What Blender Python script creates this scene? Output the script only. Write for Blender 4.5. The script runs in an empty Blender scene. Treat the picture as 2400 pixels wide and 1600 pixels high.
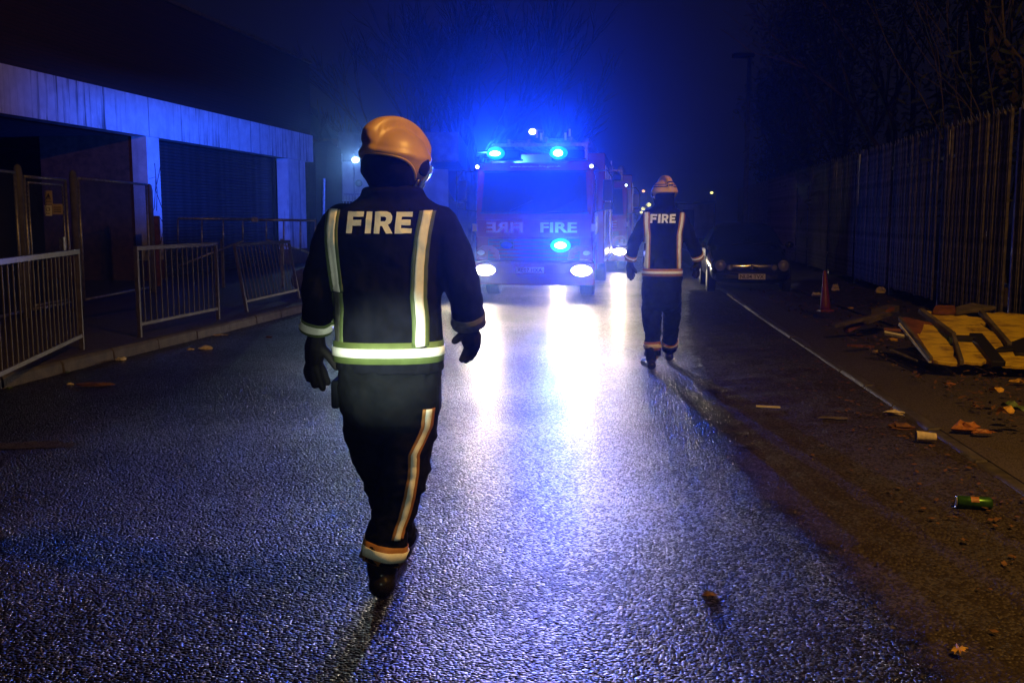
import bpy, bmesh, math, random
from math import sin, cos, pi, radians as R, atan2, sqrt
from mathutils import Vector as V, Matrix, noise
from mathutils.bvhtree import BVHTree

random.seed(7)
scene = bpy.context.scene
C = scene.collection

# ------------------------------------------------------------------ camera
CAMH, PITCH, F = 1.5, R(7.02), 2340.0
cd = bpy.data.cameras.new('camera'); cam = bpy.data.objects.new('camera', cd); C.objects.link(cam)
cam.location = (0, 0, CAMH); cam.rotation_euler = (R(90) - PITCH, 0, 0)
cd.sensor_width = 36; cd.lens = 36 * F / 2400; cd.clip_start = .05; cd.clip_end = 2000
scene.camera = cam

# ------------------------------------------------------------------ world: overcast night sky
w = bpy.data.worlds.new('World'); scene.world = w; w.use_nodes = True
bg = w.node_tree.nodes['Background']
bg.inputs['Color'].default_value = (0.56, 0.46, 1.0, 1); bg.inputs['Strength'].default_value = 0.0060
scene.view_settings.view_transform = 'Standard'; scene.view_settings.look = 'None'
scene.view_settings.gamma = 1; scene.view_settings.use_curve_mapping = False
scene.view_settings.exposure = 0
cy = scene.cycles
cy.max_bounces = 4; cy.diffuse_bounces = 2; cy.glossy_bounces = 2; cy.transmission_bounces = 3
cy.volume_bounces = 0; cy.transparent_max_bounces = 8
cy.caustics_reflective = False; cy.caustics_refractive = False
cy.sample_clamp_indirect = 2.0; cy.use_denoising = True

BLUE = (0.012, 0.085, 1.0)
HEADC = (1.0, 0.80, 0.55)
SODIUM = (1.0, 0.50, 0.10)
P_ROOF, P_BEAM, P_GRILLE, P_HEAD, P_HEAD2 = 4000, 7000, 3000, 120, 130
P_SODIUM, P_FILL, P_FLOOD = 1300, 420, 30
HAZE = 0.0026


def dirv(px, py):
    u, v = (px - 1200) / F, (800 - py) / F
    return V((u, cos(PITCH) + v * sin(PITCH), -sin(PITCH) + v * cos(PITCH)))
def P(px, py, Y):
    """point seen at a photo pixel, Y metres ahead"""
    d = dirv(px, py); return V((0, 0, CAMH)) + d * (Y / d.y)
def G(px, py, z=0.0):
    """point seen at a photo pixel on the level z"""
    d = dirv(px, py); return V((0, 0, CAMH)) + d * ((z - CAMH) / d.z)

def light(name, kind, loc, color, power, radius=.05, aim=None, cone=None, blend=.5):
    l = bpy.data.lights.new(name, kind); l.color = color; l.energy = power; l.shadow_soft_size = radius
    if cone: l.spot_size = cone; l.spot_blend = blend
    o = bpy.data.objects.new(name, l); C.objects.link(o); o.location = loc
    if aim is not None:
        o.rotation_euler = (V(aim) - V(loc)).to_track_quat('-Z', 'Y').to_euler()
    return o

# engine placement (front centre on the ground) shared by lamps and builder
ENG1 = (0.40, 18.5, 0.0); ENG2 = (2.22, 29.0, 0.0); ENG_ROT = -math.atan(.128)
def eng(o, x, y, z):
    c, s = cos(ENG_ROT), sin(ENG_ROT)
    return V((o[0] + c * x - s * y, o[1] + s * x + c * y, o[2] + z))
# street lamp behind the photographer, added camera-side spots that brighten tape and lettering
light('sodium_lamp_light', 'POINT', (3.8, 2.3, 6.0), SODIUM, P_SODIUM, .12)
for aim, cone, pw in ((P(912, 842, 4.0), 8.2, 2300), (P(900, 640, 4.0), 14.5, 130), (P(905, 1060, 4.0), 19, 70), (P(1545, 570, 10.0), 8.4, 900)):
    light('tape_fill_light', 'SPOT', (.12, -.25, 1.42), (.90, 1, .74), pw, .03, aim=aim, cone=R(cone), blend=1)
for k, (x, z) in enumerate(((-.72, 2.68), (.44, 2.68))):
    light('blue_roof_light', 'SPOT', eng(ENG1, x, -.14, z), BLUE, P_ROOF, .035, aim=(-2.2, 4, 5.6), cone=R(52), blend=1)
light('blue_letter_fill', 'POINT', eng(ENG1, .50, -.2, 1.01), BLUE, 45, .03)  # added fill at the grille lamp that brightens the cab lettering
light('rotating_beacon_beam', 'SPOT', eng(ENG1, -.93, .5, 2.70), BLUE, P_BEAM, .014, aim=(-6.7, 29, 3.4), cone=R(150), blend=1)
light('blue_grille_light', 'SPOT', eng(ENG1, .50, -.14, 1.01), BLUE, P_GRILLE, .035, aim=(-.6, 4, 3.9), cone=R(52), blend=1)
for x in (-.9, .88):
    p = eng(ENG1, x, -.16, .56)
    light('headlight_beam', 'SPOT', p, HEADC, P_HEAD * 3.2, .05, aim=eng(ENG1, x * 1.0, -12, -2.6), cone=R(74), blend=1)
for x in (-.88, .88):
    light('headlight_beam', 'SPOT', eng(ENG2, x, -.16, .58), HEADC, P_HEAD2 * 2.5, .05, aim=eng(ENG2, x + 2, -14, -.2), cone=R(95), blend=1)
light('floodlight_beam', 'SPOT', P(833, 375, 38.6), (.62, .95, 1), P_FLOOD * 14, .06, aim=P(900, 900, 30), cone=R(150), blend=.6)

# ------------------------------------------------------------------ materials
def mat(name, col, rough=.6, metal=0, var=.0, vscale=8, bump=0, bscale=40, emit=None, estr=0, spec=.5, alpha=1, col2=None, coat=0, detail=3):
    m = bpy.data.materials.new(name); m.use_nodes = True
    nt = m.node_tree; b = nt.nodes['Principled BSDF']
    b.inputs['Base Color'].default_value = (*col, 1); b.inputs['Roughness'].default_value = rough
    b.inputs['Metallic'].default_value = metal; b.inputs['Specular IOR Level'].default_value = spec
    b.inputs['Alpha'].default_value = alpha; b.inputs['Coat Weight'].default_value = coat
    if emit: b.inputs['Emission Color'].default_value = (*emit, 1); b.inputs['Emission Strength'].default_value = estr
    if var or bump or col2:
        tc = nt.nodes.new('ShaderNodeTexCoord')
    if var or col2:
        n = nt.nodes.new('ShaderNodeTexNoise'); n.inputs['Scale'].default_value = vscale; n.inputs['Detail'].default_value = 6
        nt.links.new(tc.outputs['Object'], n.inputs['Vector'])
        r = nt.nodes.new('ShaderNodeValToRGB')
        r.color_ramp.elements[0].position = .35; r.color_ramp.elements[1].position = .65
        c2 = col2 if col2 else tuple(min(1, c * (1 + var)) for c in col)
        c1 = col if col2 else tuple(c * (1 - var) for c in col)
        r.color_ramp.elements[0].color = (*c1, 1); r.color_ramp.elements[1].color = (*c2, 1)
        nt.links.new(n.outputs['Fac'], r.inputs['Fac']); nt.links.new(r.outputs['Color'], b.inputs['Base Color'])
    if bump:
        n = nt.nodes.new('ShaderNodeTexNoise'); n.inputs['Scale'].default_value = bscale; n.inputs['Detail'].default_value = detail
        nt.links.new(tc.outputs['Object'], n.inputs['Vector'])
        bp = nt.nodes.new('ShaderNodeBump'); bp.inputs['Distance'].default_value = bump
        nt.links.new(n.outputs['Fac'], bp.inputs['Height']); nt.links.new(bp.outputs['Normal'], b.inputs['Normal'])
    return m

def asphalt(name, base, rlo, rhi, cell, dist, lump=.0, glit=.6):
    m = bpy.data.materials.new(name); m.use_nodes = True; nt = m.node_tree; N = nt.nodes; L = nt.links
    b = N['Principled BSDF']
    tc = N.new('ShaderNodeTexCoord')
    v = N.new('ShaderNodeTexVoronoi'); v.inputs['Scale'].default_value = cell; v.inputs['Randomness'].default_value = 1
    L.new(tc.outputs['Object'], v.inputs['Vector'])
    n = N.new('ShaderNodeTexNoise'); n.inputs['Scale'].default_value = cell * 1.3; n.inputs['Detail'].default_value = 2
    L.new(tc.outputs['Object'], n.inputs['Vector'])
    n2 = N.new('ShaderNodeTexNoise'); n2.inputs['Scale'].default_value = .55; n2.inputs['Detail'].default_value = 5
    L.new(tc.outputs['Object'], n2.inputs['Vector'])
    n3 = N.new('ShaderNodeTexNoise'); n3.inputs['Scale'].default_value = 5; n3.inputs['Detail'].default_value = 4
    L.new(tc.outputs['Object'], n3.inputs['Vector'])
    # stone height = -distance to cell centre + noise
    a = N.new('ShaderNodeMath'); a.operation = 'MULTIPLY_ADD'; a.inputs[1].default_value = -1.0
    sq = N.new('ShaderNodeMath'); sq.operation = 'POWER'; sq.inputs[1].default_value = 2; L.new(v.outputs['Distance'], sq.inputs[0])
    nn = N.new('ShaderNodeMath'); nn.operation = 'MULTIPLY'; nn.inputs[1].default_value = .22; L.new(n.outputs['Fac'], nn.inputs[0])
    L.new(sq.outputs[0], a.inputs[0]); L.new(nn.outputs[0], a.inputs[2])
    a2 = N.new('ShaderNodeMath'); a2.operation = 'MULTIPLY_ADD'; a2.inputs[1].default_value = lump
    L.new(n3.outputs['Fac'], a2.inputs[0]); L.new(a.outputs[0], a2.inputs[2])
    bp = N.new('ShaderNodeBump'); bp.inputs['Distance'].default_value = dist; bp.inputs['Strength'].default_value = 1
    L.new(a2.outputs[0], bp.inputs['Height']); L.new(bp.outputs['Normal'], b.inputs['Normal'])
    mr = N.new('ShaderNodeMapRange'); mr.inputs['From Min'].default_value = .35; mr.inputs['From Max'].default_value = .65
    mr.inputs['To Min'].default_value = rlo; mr.inputs['To Max'].default_value = rhi
    L.new(n2.outputs['Fac'], mr.inputs['Value']); L.new(mr.outputs['Result'], b.inputs['Roughness'])
    cr = N.new('ShaderNodeValToRGB')
    cr.color_ramp.elements[0].color = (*[c * .6 for c in base], 1); cr.color_ramp.elements[1].color = (*[c * 1.5 for c in base], 1)
    L.new(v.outputs['Color'], cr.inputs['Fac']); L.new(cr.outputs['Color'], b.inputs['Base Color'])
    sp = N.new('ShaderNodeSeparateColor'); L.new(v.outputs['Color'], sp.inputs['Color'])
    w1 = N.new('ShaderNodeMath'); w1.operation = 'MULTIPLY_ADD'; w1.inputs[1].default_value = 2.2; w1.inputs[2].default_value = -1.1   # wet and drier patches
    L.new(n2.outputs['Fac'], w1.inputs[0])
    w2 = N.new('ShaderNodeMath'); w2.operation = 'ADD'; L.new(sp.outputs[1], w2.inputs[0]); L.new(w1.outputs[0], w2.inputs[1])
    ms_ = N.new('ShaderNodeMapRange'); ms_.inputs['From Min'].default_value = .50; ms_.inputs['From Max'].default_value = .80
    ms_.inputs['To Min'].default_value = .03; ms_.inputs['To Max'].default_value = glit
    L.new(w2.outputs[0], ms_.inputs['Value']); L.new(ms_.outputs['Result'], b.inputs['Specular IOR Level'])
    return m

def brickmat(name, c1, c2, mortar, scale=1.0):
    m = bpy.data.materials.new(name); m.use_nodes = True; nt = m.node_tree; N = nt.nodes; L = nt.links
    b = N['Principled BSDF']; b.inputs['Roughness'].default_value = .85
    tc = N.new('ShaderNodeTexCoord'); mp = N.new('ShaderNodeMapping')
    mp.inputs['Rotation'].default_value = (R(90), 0, 0)
    L.new(tc.outputs['Object'], mp.inputs['Vector'])
    br = N.new('ShaderNodeTexBrick'); br.inputs['Scale'].default_value = scale
    br.inputs['Brick Width'].default_value = .225; br.inputs['Row Height'].default_value = .075; br.inputs['Mortar Size'].default_value = .008
    br.inputs['Color1'].default_value = (*c1, 1); br.inputs['Color2'].default_value = (*c2, 1); br.inputs['Mortar'].default_value = (*mortar, 1)
    L.new(mp.outputs['Vector'], br.inputs['Vector']); L.new(br.outputs['Color'], b.inputs['Base Color'])
    bp = N.new('ShaderNodeBump'); bp.inputs['Distance'].default_value = .01; bp.invert = True
    L.new(br.outputs['Fac'], bp.inputs['Height']); L.new(bp.outputs['Normal'], b.inputs['Normal'])
    return m

def streakmat(name, col, dirt):
    """pale render with vertical rain streaks"""
    m = bpy.data.materials.new(name); m.use_nodes = True; nt = m.node_tree; N = nt.nodes; L = nt.links
    b = N['Principled BSDF']; b.inputs['Roughness'].default_value = .8
    tc = N.new('ShaderNodeTexCoord'); mp = N.new('ShaderNodeMapping'); mp.inputs['Scale'].default_value = (1.0, 2.2, .10)
    L.new(tc.outputs['Object'], mp.inputs['Vector'])
    n = N.new('ShaderNodeTexNoise'); n.inputs['Scale'].default_value = 2.6; n.inputs['Detail'].default_value = 5; n.inputs['Roughness'].default_value = .7
    L.new(mp.outputs['Vector'], n.inputs['Vector'])
    mp2 = N.new('ShaderNodeMapping'); mp2.inputs['Scale'].default_value = (.3, .16, .02); L.new(tc.outputs['Object'], mp2.inputs['Vector'])
    n2 = N.new('ShaderNodeTexNoise'); n2.inputs['Scale'].default_value = 1.6; n2.inputs['Detail'].default_value = 1; L.new(mp2.outputs['Vector'], n2.inputs['Vector'])
    r = N.new('ShaderNodeValToRGB'); r.color_ramp.elements[0].position = .52; r.color_ramp.elements[1].position = .64
    L.new(n.outputs['Fac'], r.inputs['Fac'])
    r2 = N.new('ShaderNodeValToRGB'); r2.color_ramp.elements[0].position = .42; r2.color_ramp.elements[1].position = .55
    L.new(n2.outputs['Fac'], r2.inputs['Fac'])
    mu = N.new('ShaderNodeMath'); mu.operation = 'MULTIPLY'; L.new(r.outputs['Color'], mu.inputs[0]); L.new(r2.outputs['Color'], mu.inputs[1])
    mx = N.new('ShaderNodeMix'); mx.data_type = 'RGBA'
    mx.inputs['A'].default_value = (*col, 1); mx.inputs['B'].default_value = (*dirt, 1)
    L.new(mu.outputs[0], mx.inputs['Factor'])
    n3 = N.new('ShaderNodeTexNoise'); n3.inputs['Scale'].default_value = 3; n3.inputs['Detail'].default_value = 8; L.new(tc.outputs['Object'], n3.inputs['Vector'])
    mx2 = N.new('ShaderNodeMix'); mx2.data_type = 'RGBA'; mx2.blend_type = 'MULTIPLY'; mx2.inputs['Factor'].default_value = .55
    L.new(mx.outputs['Result'], mx2.inputs['A']); L.new(n3.outputs['Color'], mx2.inputs['B'])
    hs = N.new('ShaderNodeHueSaturation'); hs.inputs['Saturation'].default_value = 0; hs.inputs['Value'].default_value = 1.9
    L.new(n3.outputs['Color'], hs.inputs['Color']); L.new(hs.outputs['Color'], mx2.inputs['B'])
    L.new(mx2.outputs['Result'], b.inputs['Base Color'])
    return m

def streakboard():
    m = mat('yellow_painted_board', (.74, .55, .022), .55, bump=.004, bscale=14, detail=6); nt = m.node_tree; N = nt.nodes; L = nt.links
    tc = N.new('ShaderNodeTexCoord'); mp = N.new('ShaderNodeMapping'); mp.inputs['Scale'].default_value = (1.2, 5, 5); mp.inputs['Rotation'].default_value = (0, 0, R(-14)); L.new(tc.outputs['Object'], mp.inputs['Vector'])
    n = N.new('ShaderNodeTexNoise'); n.inputs['Scale'].default_value = 3.2; n.inputs['Detail'].default_value = 9; n.inputs['Roughness'].default_value = .72; L.new(mp.outputs['Vector'], n.inputs['Vector'])
    r = N.new('ShaderNodeValToRGB'); e = r.color_ramp.elements; e[0].position = .33; e[0].color = (.05, .028, .01, 1); e[1].position = .56; e[1].color = (.74, .54, .022, 1)
    e2 = e.new(.43); e2.color = (.42, .27, .018, 1); L.new(n.outputs['Fac'], r.inputs['Fac']); L.new(r.outputs['Color'], N['Principled BSDF'].inputs['Base Color']); return m

M = dict(
    road=asphalt('wet_asphalt', (.010, .0097, .010), .28, .285, 80, .0185, glit=1.0),
    patch=asphalt('worn_asphalt_patch', (.012, .011, .011), .40, .5, 66, .010, glit=.35),
    patch2=asphalt('pale_trench_patch', (.05, .045, .045), .45, .5, 66, .004, glit=.3),
    gutter=asphalt('dirty_gutter', (.040, .032, .025), .42, .66, 75, .011, lump=2.0, glit=.45),
    pave=asphalt('damp_paving', (.065, .055, .045), .5, .7, 120, .0015, lump=1.0, glit=.45),
    soil=mat('damp_soil', (.022, .017, .012), .85, col2=(.05, .04, .028), vscale=6, bump=.02, bscale=25, detail=6),
    kerb=mat('kerb_concrete', (.075, .066, .05), .7, var=.35, vscale=9, bump=.004, bscale=60),
    kerbr=mat('worn_kerb_concrete', (.07, .064, .058), .55, var=.4, vscale=12, bump=.004, bscale=60),
    fascia=streakmat('streaked_render', (.66, .66, .64), (.09, .09, .085)),
    brick=brickmat('dark_brick', (.05, .024, .018), (.036, .02, .016), (.03, .028, .026)),
    brick2=mat('old_orange_brick', (.13, .06, .03), .85, var=.3, vscale=8, bump=.004, bscale=30),
    soffit=mat('dirty_soffit', (.10, .095, .09), .85, var=.3),
    shutter=mat('dull_shutter_steel', (.09, .09, .10), .42, .6, var=.35, vscale=4, bump=.002, bscale=20),
    dark=mat('dark_paint', (.012, .012, .014), .6),
    galv=mat('galvanised_steel', (.34, .34, .35), .42, .75, var=.3, vscale=18, bump=.001, bscale=90),
    rail=mat('dull_railing_paint', (.062, .058, .056), .55, var=.35, vscale=18, bump=.001, bscale=90),
    galvd=mat('weathered_galvanised_steel', (.20, .185, .175), .5, .6, var=.4, vscale=14, bump=.001, bscale=60),
    post=mat('concrete_post', (.10, .10, .105), .8, var=.25, vscale=9, bump=.003, bscale=60),
    wire=mat('plastic_coated_wire', (.012, .014, .012), .6),
    wood=mat('grey_weathered_wood', (.10, .085, .07), .75, var=.4, vscale=7, bump=.003, bscale=40),
    yellow=streakboard(),
    rust=mat('rusty_brown_board', (.17, .06, .02), .7, var=.4, vscale=9, bump=.003, bscale=30),
    white=mat('white_paint', (.78, .77, .74), .5, var=.08, bump=.001, bscale=40),
    paper=mat('dirty_paper', (.62, .56, .47), .8, var=.2, vscale=30, bump=.003, bscale=60),
    orange=mat('orange_wrapper', (.36, .14, .035), .5, var=.3, vscale=30, bump=.003, bscale=60),
    cone=mat('faded_red_cone_plastic', (.16, .016, .010), .5, var=.25, vscale=10),
    can=mat('green_can_print', (.05, .16, .02), .3, .6, var=.3, vscale=30),
    alu=mat('bare_aluminium', (.75, .75, .75), .3, .9),
    leafy=mat('yellow_fallen_leaf', (.55, .32, .03), .6, var=.3, vscale=30),
    leafg=mat('green_leaf', (.06, .11, .02), .6, var=.4, vscale=30),
    leafb=mat('brown_leaf', (.13, .06, .02), .7, var=.4, vscale=30),
    bark=mat('bare_bark', (.05, .038, .028), .85, var=.3, vscale=6, bump=.008, bscale=20),
    foliage=mat('dark_evergreen_leaf', (.030, .042, .016), .6, var=.5, vscale=3),
    navy=mat('navy_fire_tunic', (.0045, .0055, .011), .9, var=.3, vscale=14, bump=.006, bscale=16, spec=.12, detail=5),
    navy2=mat('navy_fire_trousers', (.0042, .0054, .0085), .9, var=.3, vscale=14, bump=.008, bscale=13, spec=.12, detail=5),
    glove=mat('black_leather_glove', (.010, .009, .010), .7, spec=.2, bump=.002, bscale=60),
    boot=mat('black_leather_boot', (.012, .011, .011), .25, bump=.001, bscale=50, coat=.3),
    skin=mat('skin', (.48, .29, .20), .55),
    helmet=mat('yellow_helmet_shell', (.58, .37, .012), .38, var=.12, vscale=14, bump=.0004, bscale=60),
    helmet2=mat('bright_yellow_helmet_shell', (.85, .55, .06), .4, var=.1, vscale=14),
    hblack=mat('black_helmet_fittings', (.01, .01, .012), .35),
    visor=mat('clear_visor', (.35, .55, .62), .12, alpha=.55),
    silver=mat('silver_reflective_tape', (.90, .92, .88), .42, var=.05, vscale=60, bump=.0012, bscale=30),
    shadetape=mat('shade_darkened_tape', (.07, .075, .06), .6, var=.3, vscale=40),  # silver tape with shade put into its colour, for fold and right cuff
    lime=mat('lime_tape_border', (.09, .13, .04), .6, var=.1, vscale=30),
    amber=mat('amber_tape_border', (.36, .16, .04), .6, var=.1, vscale=30),
    letters=mat('reflective_lettering', (.84, .85, .80), .5, var=.05, vscale=50),
    red=mat('red_engine_paint', (.30, .010, .010), .22, coat=.6),
    redd=mat('dark_red_panel', (.30, .012, .014), .4),
    glass=mat('dark_windscreen_glass', (.012, .014, .02), .06, alpha=.72),
    rubber=mat('tyre_rubber', (.012, .012, .012), .75, bump=.004, bscale=60),
    chrome=mat('chrome', (.7, .7, .7), .12, 1),
    shutter2=mat('aluminium_locker_shutter', (.55, .56, .58), .35, .8),
    plate=mat('white_number_plate', (.72, .72, .68), .5),
    plateink=mat('number_plate_ink', (.01, .01, .01), .5),
    refl=mat('white_marker_reflector', (.8, .8, .8), .3),
    yrefl=mat('yellow_marker_reflector', (.6, .6, .05), .3),
    carpaint=mat('black_car_paint', (.006, .006, .008), .16, coat=.8),
    lampglass=mat('headlamp_glass', (.42, .42, .42), .12, .6, bump=.003, bscale=50),
    lensb=mat('blue_lamp_lens_lit', (.1, .3, 1), .3, emit=(.55, .95, 1.0), estr=9),
    lensc=mat('blue_lamp_halo_glow', (.02, .2, .8), .3, emit=(0, .42, 1.0), estr=1.1),  # lamp halo put into the colour of glowing balls behind the lit cores
    lensoff=mat('blue_lamp_lens', (.01, .05, .5), .15),
    lensh=mat('headlamp_lens_lit', (1, 1, 1), .3, emit=(1, .93, .78), estr=14),
    marker=mat('marker_lamp_lit', (1, 1, 1), .3, emit=(.85, .92, 1), estr=5),
    lampw=mat('white_street_lantern_lit', (1, 1, 1), .3, emit=(1, .93, .8), estr=6),
    lampg=mat('greenish_street_lantern_lit', (1, 1, 1), .3, emit=(.45, 1, .78), estr=3),
    lampy=mat('yellow_street_lantern_lit', (1, 1, 1), .3, emit=(.95, .9, .28), estr=2.2),
    lamps=mat('sodium_street_lantern_lit', (1, 1, 1), .3, emit=(1, .45, .1), estr=2.5),
    flood=mat('floodlight_glass_lit', (1, 1, 1), .3, emit=(.7, .97, 1), estr=25),
    ink=mat('black_graffiti_paint', (.015, .015, .04), .6),
    house=mat('pale_render_wall', (.52, .53, .50), .85, var=.15, vscale=2),
    slate=mat('slate_roof', (.03, .03, .035), .7, bump=.01, bscale=12),
    winglass=mat('dark_window_glass', (.015, .02, .03), .08),
    signy=mat('faded_warning_sign', (.42, .34, .22), .6, var=.1),
    sign=mat('white_notice', (.70, .70, .74), .6),
)
for k in ('lampw', 'lampg', 'lampy', 'lamps', 'marker', 'lensb', 'lensc', 'lensh', 'flood'):
    M[k].cycles.emission_sampling = 'NONE'

# ------------------------------------------------------------------ mesh helpers
class MB:
    def __init__(s): s.v = []; s.f = []
    def add(s, vs, fs):
        n = len(s.v); s.v += [V(a) for a in vs]; s.f += [tuple(i + n for i in f) for f in fs]; return s
    def box(s, x0, x1, y0, y1, z0, z1):
        vs = [(x, y, z) for x in (x0, x1) for y in (y0, y1) for z in (z0, z1)]
        return s.add(vs, [(0, 1, 3, 2), (4, 6, 7, 5), (0, 4, 5, 1), (2, 3, 7, 6), (0, 2, 6, 4), (1, 5, 7, 3)])
    def bar(s, a, b, wd, ht, up=(0, 0, 1)):
        a, b = V(a), V(b); d = (b - a).normalized(); u = V(up)
        if abs(d.dot(u)) > .98: u = V((0, 1, 0))
        r = d.cross(u).normalized() * wd / 2; t = r.cross(d).normalized() * ht / 2
        vs = [p + i * r + j * t for p in (a, b) for i, j in ((-1, -1), (1, -1), (1, 1), (-1, 1))]
        return s.add(vs, [(0, 1, 2, 3), (7, 6, 5, 4), (0, 4, 5, 1), (1, 5, 6, 2), (2, 6, 7, 3), (3, 7, 4, 0)])
    def tube(s, pts, rad, n=8, cap=True, flat=1.0):
        pts = [V(p) for p in pts]; rad = rad if isinstance(rad, (list, tuple)) else [rad] * len(pts)
        prev = None; base = len(s.v)
        for i, p in enumerate(pts):
            d = (pts[min(i + 1, len(pts) - 1)] - pts[max(i - 1, 0)]).normalized()
            if prev is None:
                u = V((0, 0, 1)) if abs(d.z) < .9 else V((0, 1, 0))
                r = d.cross(u).normalized()
            else:
                r = (prev - d * prev.dot(d)).normalized()
            prev = r; t = d.cross(r)
            for k in range(n):
                a = 2 * pi * k / n; s.v.append(p + (r * cos(a) + t * sin(a) * flat) * rad[i])
        for i in range(len(pts) - 1):
            for k in range(n):
                a = base + i * n + k; b = base + i * n + (k + 1) % n
                s.f.append((a, b, b + n, a + n))
        if cap:
            s.f.append(tuple(base + k for k in range(n))[::-1]); e = base + (len(pts) - 1) * n
            s.f.append(tuple(e + k for k in range(n)))
        return s
    def ball(s, c, r, n=12, m=8):
        c = V(c); r = V(r) if not isinstance(r, (int, float)) else V((r, r, r)); base = len(s.v)
        s.v.append(c + V((0, 0, r.z)))
        for i in range(1, m):
            t = pi * i / m
            for k in range(n):
                a = 2 * pi * k / n; s.v.append(c + V((r.x * sin(t) * cos(a), r.y * sin(t) * sin(a), r.z * cos(t))))
        s.v.append(c - V((0, 0, r.z))); e = len(s.v) - 1
        for k in range(n):
            s.f.append((base, base + 1 + k, base + 1 + (k + 1) % n))
            s.f.append((e, base + 1 + (m - 2) * n + (k + 1) % n, base + 1 + (m - 2) * n + k))
        for i in range(m - 2):
            for k in range(n):
                a = base + 1 + i * n + k; b = base + 1 + i * n + (k + 1) % n; s.f.append((a, a + n, b + n, b))
        return s
    def loft(s, rings, n=24, ex=2.5):
        """rings: (centre, half width x, half depth y)"""
        base = len(s.v)
        for c, a, b in rings:
            for k in range(n):
                t = 2 * pi * k / n; ct, st = cos(t), sin(t)
                s.v.append(V(c) + V((a * math.copysign(abs(ct) ** (2 / ex), ct), b * math.copysign(abs(st) ** (2 / ex), st), 0)))
        for i in range(len(rings) - 1):
            for k in range(n):
                a = base + i * n + k; b = base + i * n + (k + 1) % n; s.f.append((a, b, b + n, a + n))
        s.f.append(tuple(base + k for k in range(n))[::-1]); e = base + (len(rings) - 1) * n
        s.f.append(tuple(e + k for k in range(n)))
        return s
    def poly(s, pts, off):
        """slab: polygon pts extruded by vector off"""
        n = len(pts); vs = [V(p) for p in pts] + [V(p) + V(off) for p in pts]
        fs = [tuple(range(n)), tuple(range(2 * n - 1, n - 1, -1))] + [(i, i + n, (i + 1) % n + n, (i + 1) % n) for i in range(n)]
        return s.add(vs, fs)
    def disc(s, c, r, depth, n=20, axis='y', rz=None):
        """short cylinder along axis, front at c, going +depth"""
        c = V(c); rz = rz or r; pts = []
        for k in range(n):
            a = 2 * pi * k / n
            o = V((cos(a) * r, 0, sin(a) * rz)) if axis == 'y' else (V((0, cos(a) * r, sin(a) * rz)) if axis == 'x' else V((cos(a) * r, sin(a) * rz, 0)))
            pts.append(c + o)
        return s.poly(pts, {'y': (0, depth, 0), 'x': (depth, 0, 0), 'z': (0, 0, depth)}[axis])
    def mesh(s, name, off=None):
        me = bpy.data.meshes.new(name)
        me.from_pydata([tuple(v - off) if off is not None else tuple(v) for v in s.v], [], s.f)
        bm = bmesh.new(); bm.from_mesh(me); bmesh.ops.recalc_face_normals(bm, faces=bm.faces); bm.to_mesh(me); bm.free()
        return me

def tag(o, label=None, cat=None, group=None, kind=None):
    if label: o['label'] = label
    if cat: o['category'] = cat
    if group: o['group'] = group
    if kind: o['kind'] = kind
    return o
def shade(me):
    for p in me.polygons: p.use_smooth = True
def bevel(o, wd, seg=2):
    m = o.modifiers.new('bevel', 'BEVEL'); m.width = wd; m.segments = seg; m.limit_method = 'ANGLE'; m.angle_limit = R(40)
def thing(name, label, cat, loc=(0, 0, 0), rot=0, group=None):
    o = bpy.data.objects.new(name, None); C.objects.link(o); o.location = loc; o.rotation_euler = (0, 0, rot); o.empty_display_size = .2
    return tag(o, label, cat, group)
def obj(name, mb, m, parent=None, off=None, smooth=False, bev=0, origin=None):
    """off: world offset of the parent when geometry is in world coordinates. origin: own origin in the same coordinates"""
    o0 = V(origin) if origin is not None else None
    me = mb if isinstance(mb, bpy.types.Mesh) else mb.mesh(name, o0 if o0 is not None else off)
    if isinstance(m, str): m = M[m]
    if not me.materials: me.materials.append(m)
    o = bpy.data.objects.new(name, me); C.objects.link(o)
    if parent: o.parent = parent
    if o0 is not None: o.location = o0 - (V(off) if off is not None else V((0, 0, 0)))
    if smooth: shade(me)
    if bev: bevel(o, bev)
    return o
def children(o): return [c for c in bpy.data.objects if c.parent == o]
def copy_tree(o, parent=None):
    c = o.copy(); C.objects.link(c); c.parent = parent
    for ch in list(o.children): copy_tree(ch, c)
    return c
def single(name, mb, m, label, cat, loc, group=None, smooth=False, bev=0):
    """a thing that is one mesh, geometry in world coordinates"""
    o = obj(name, mb, m, None, None, smooth, bev, origin=loc); return tag(o, label, cat, group)
def struct(name, mb, m, smooth=False):
    return tag(obj(name, mb, m, None, None, smooth), kind='structure')
def text_mesh(s, size, bold=0, extrude=.0, mirror=False, slant=0, space=1.0, res=3):
    c = bpy.data.curves.new('t', 'FONT'); c.body = s; c.size = size; c.offset = bold; c.extrude = extrude
    c.align_x = 'CENTER'; c.align_y = 'CENTER'; c.shear = slant; c.space_character = space; c.resolution_u = res
    o = bpy.data.objects.new('t', c); C.objects.link(o); dg = bpy.context.evaluated_depsgraph_get(); dg.update()
    me = bpy.data.meshes.new_from_object(o.evaluated_get(dg)); bpy.data.objects.remove(o); bpy.data.curves.remove(c)
    xs = [v.co.x for v in me.vertices]; ys = [v.co.y for v in me.vertices]; cx = (min(xs) + max(xs)) / 2; cy_ = (min(ys) + max(ys)) / 2
    for v in me.vertices: v.co.x -= cx; v.co.y -= cy_
    if mirror:
        for v in me.vertices: v.co.x *= -1
        me.flip_normals()
    me.materials.clear()
    return me
def fit_text(me, wd, ht):
    xs = [v.co.x for v in me.vertices]; ys = [v.co.y for v in me.vertices]
    sx = wd / (max(xs) - min(xs)); sy = ht / (max(ys) - min(ys))
    for v in me.vertices: v.co.x *= sx; v.co.y *= sy
    return me
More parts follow.
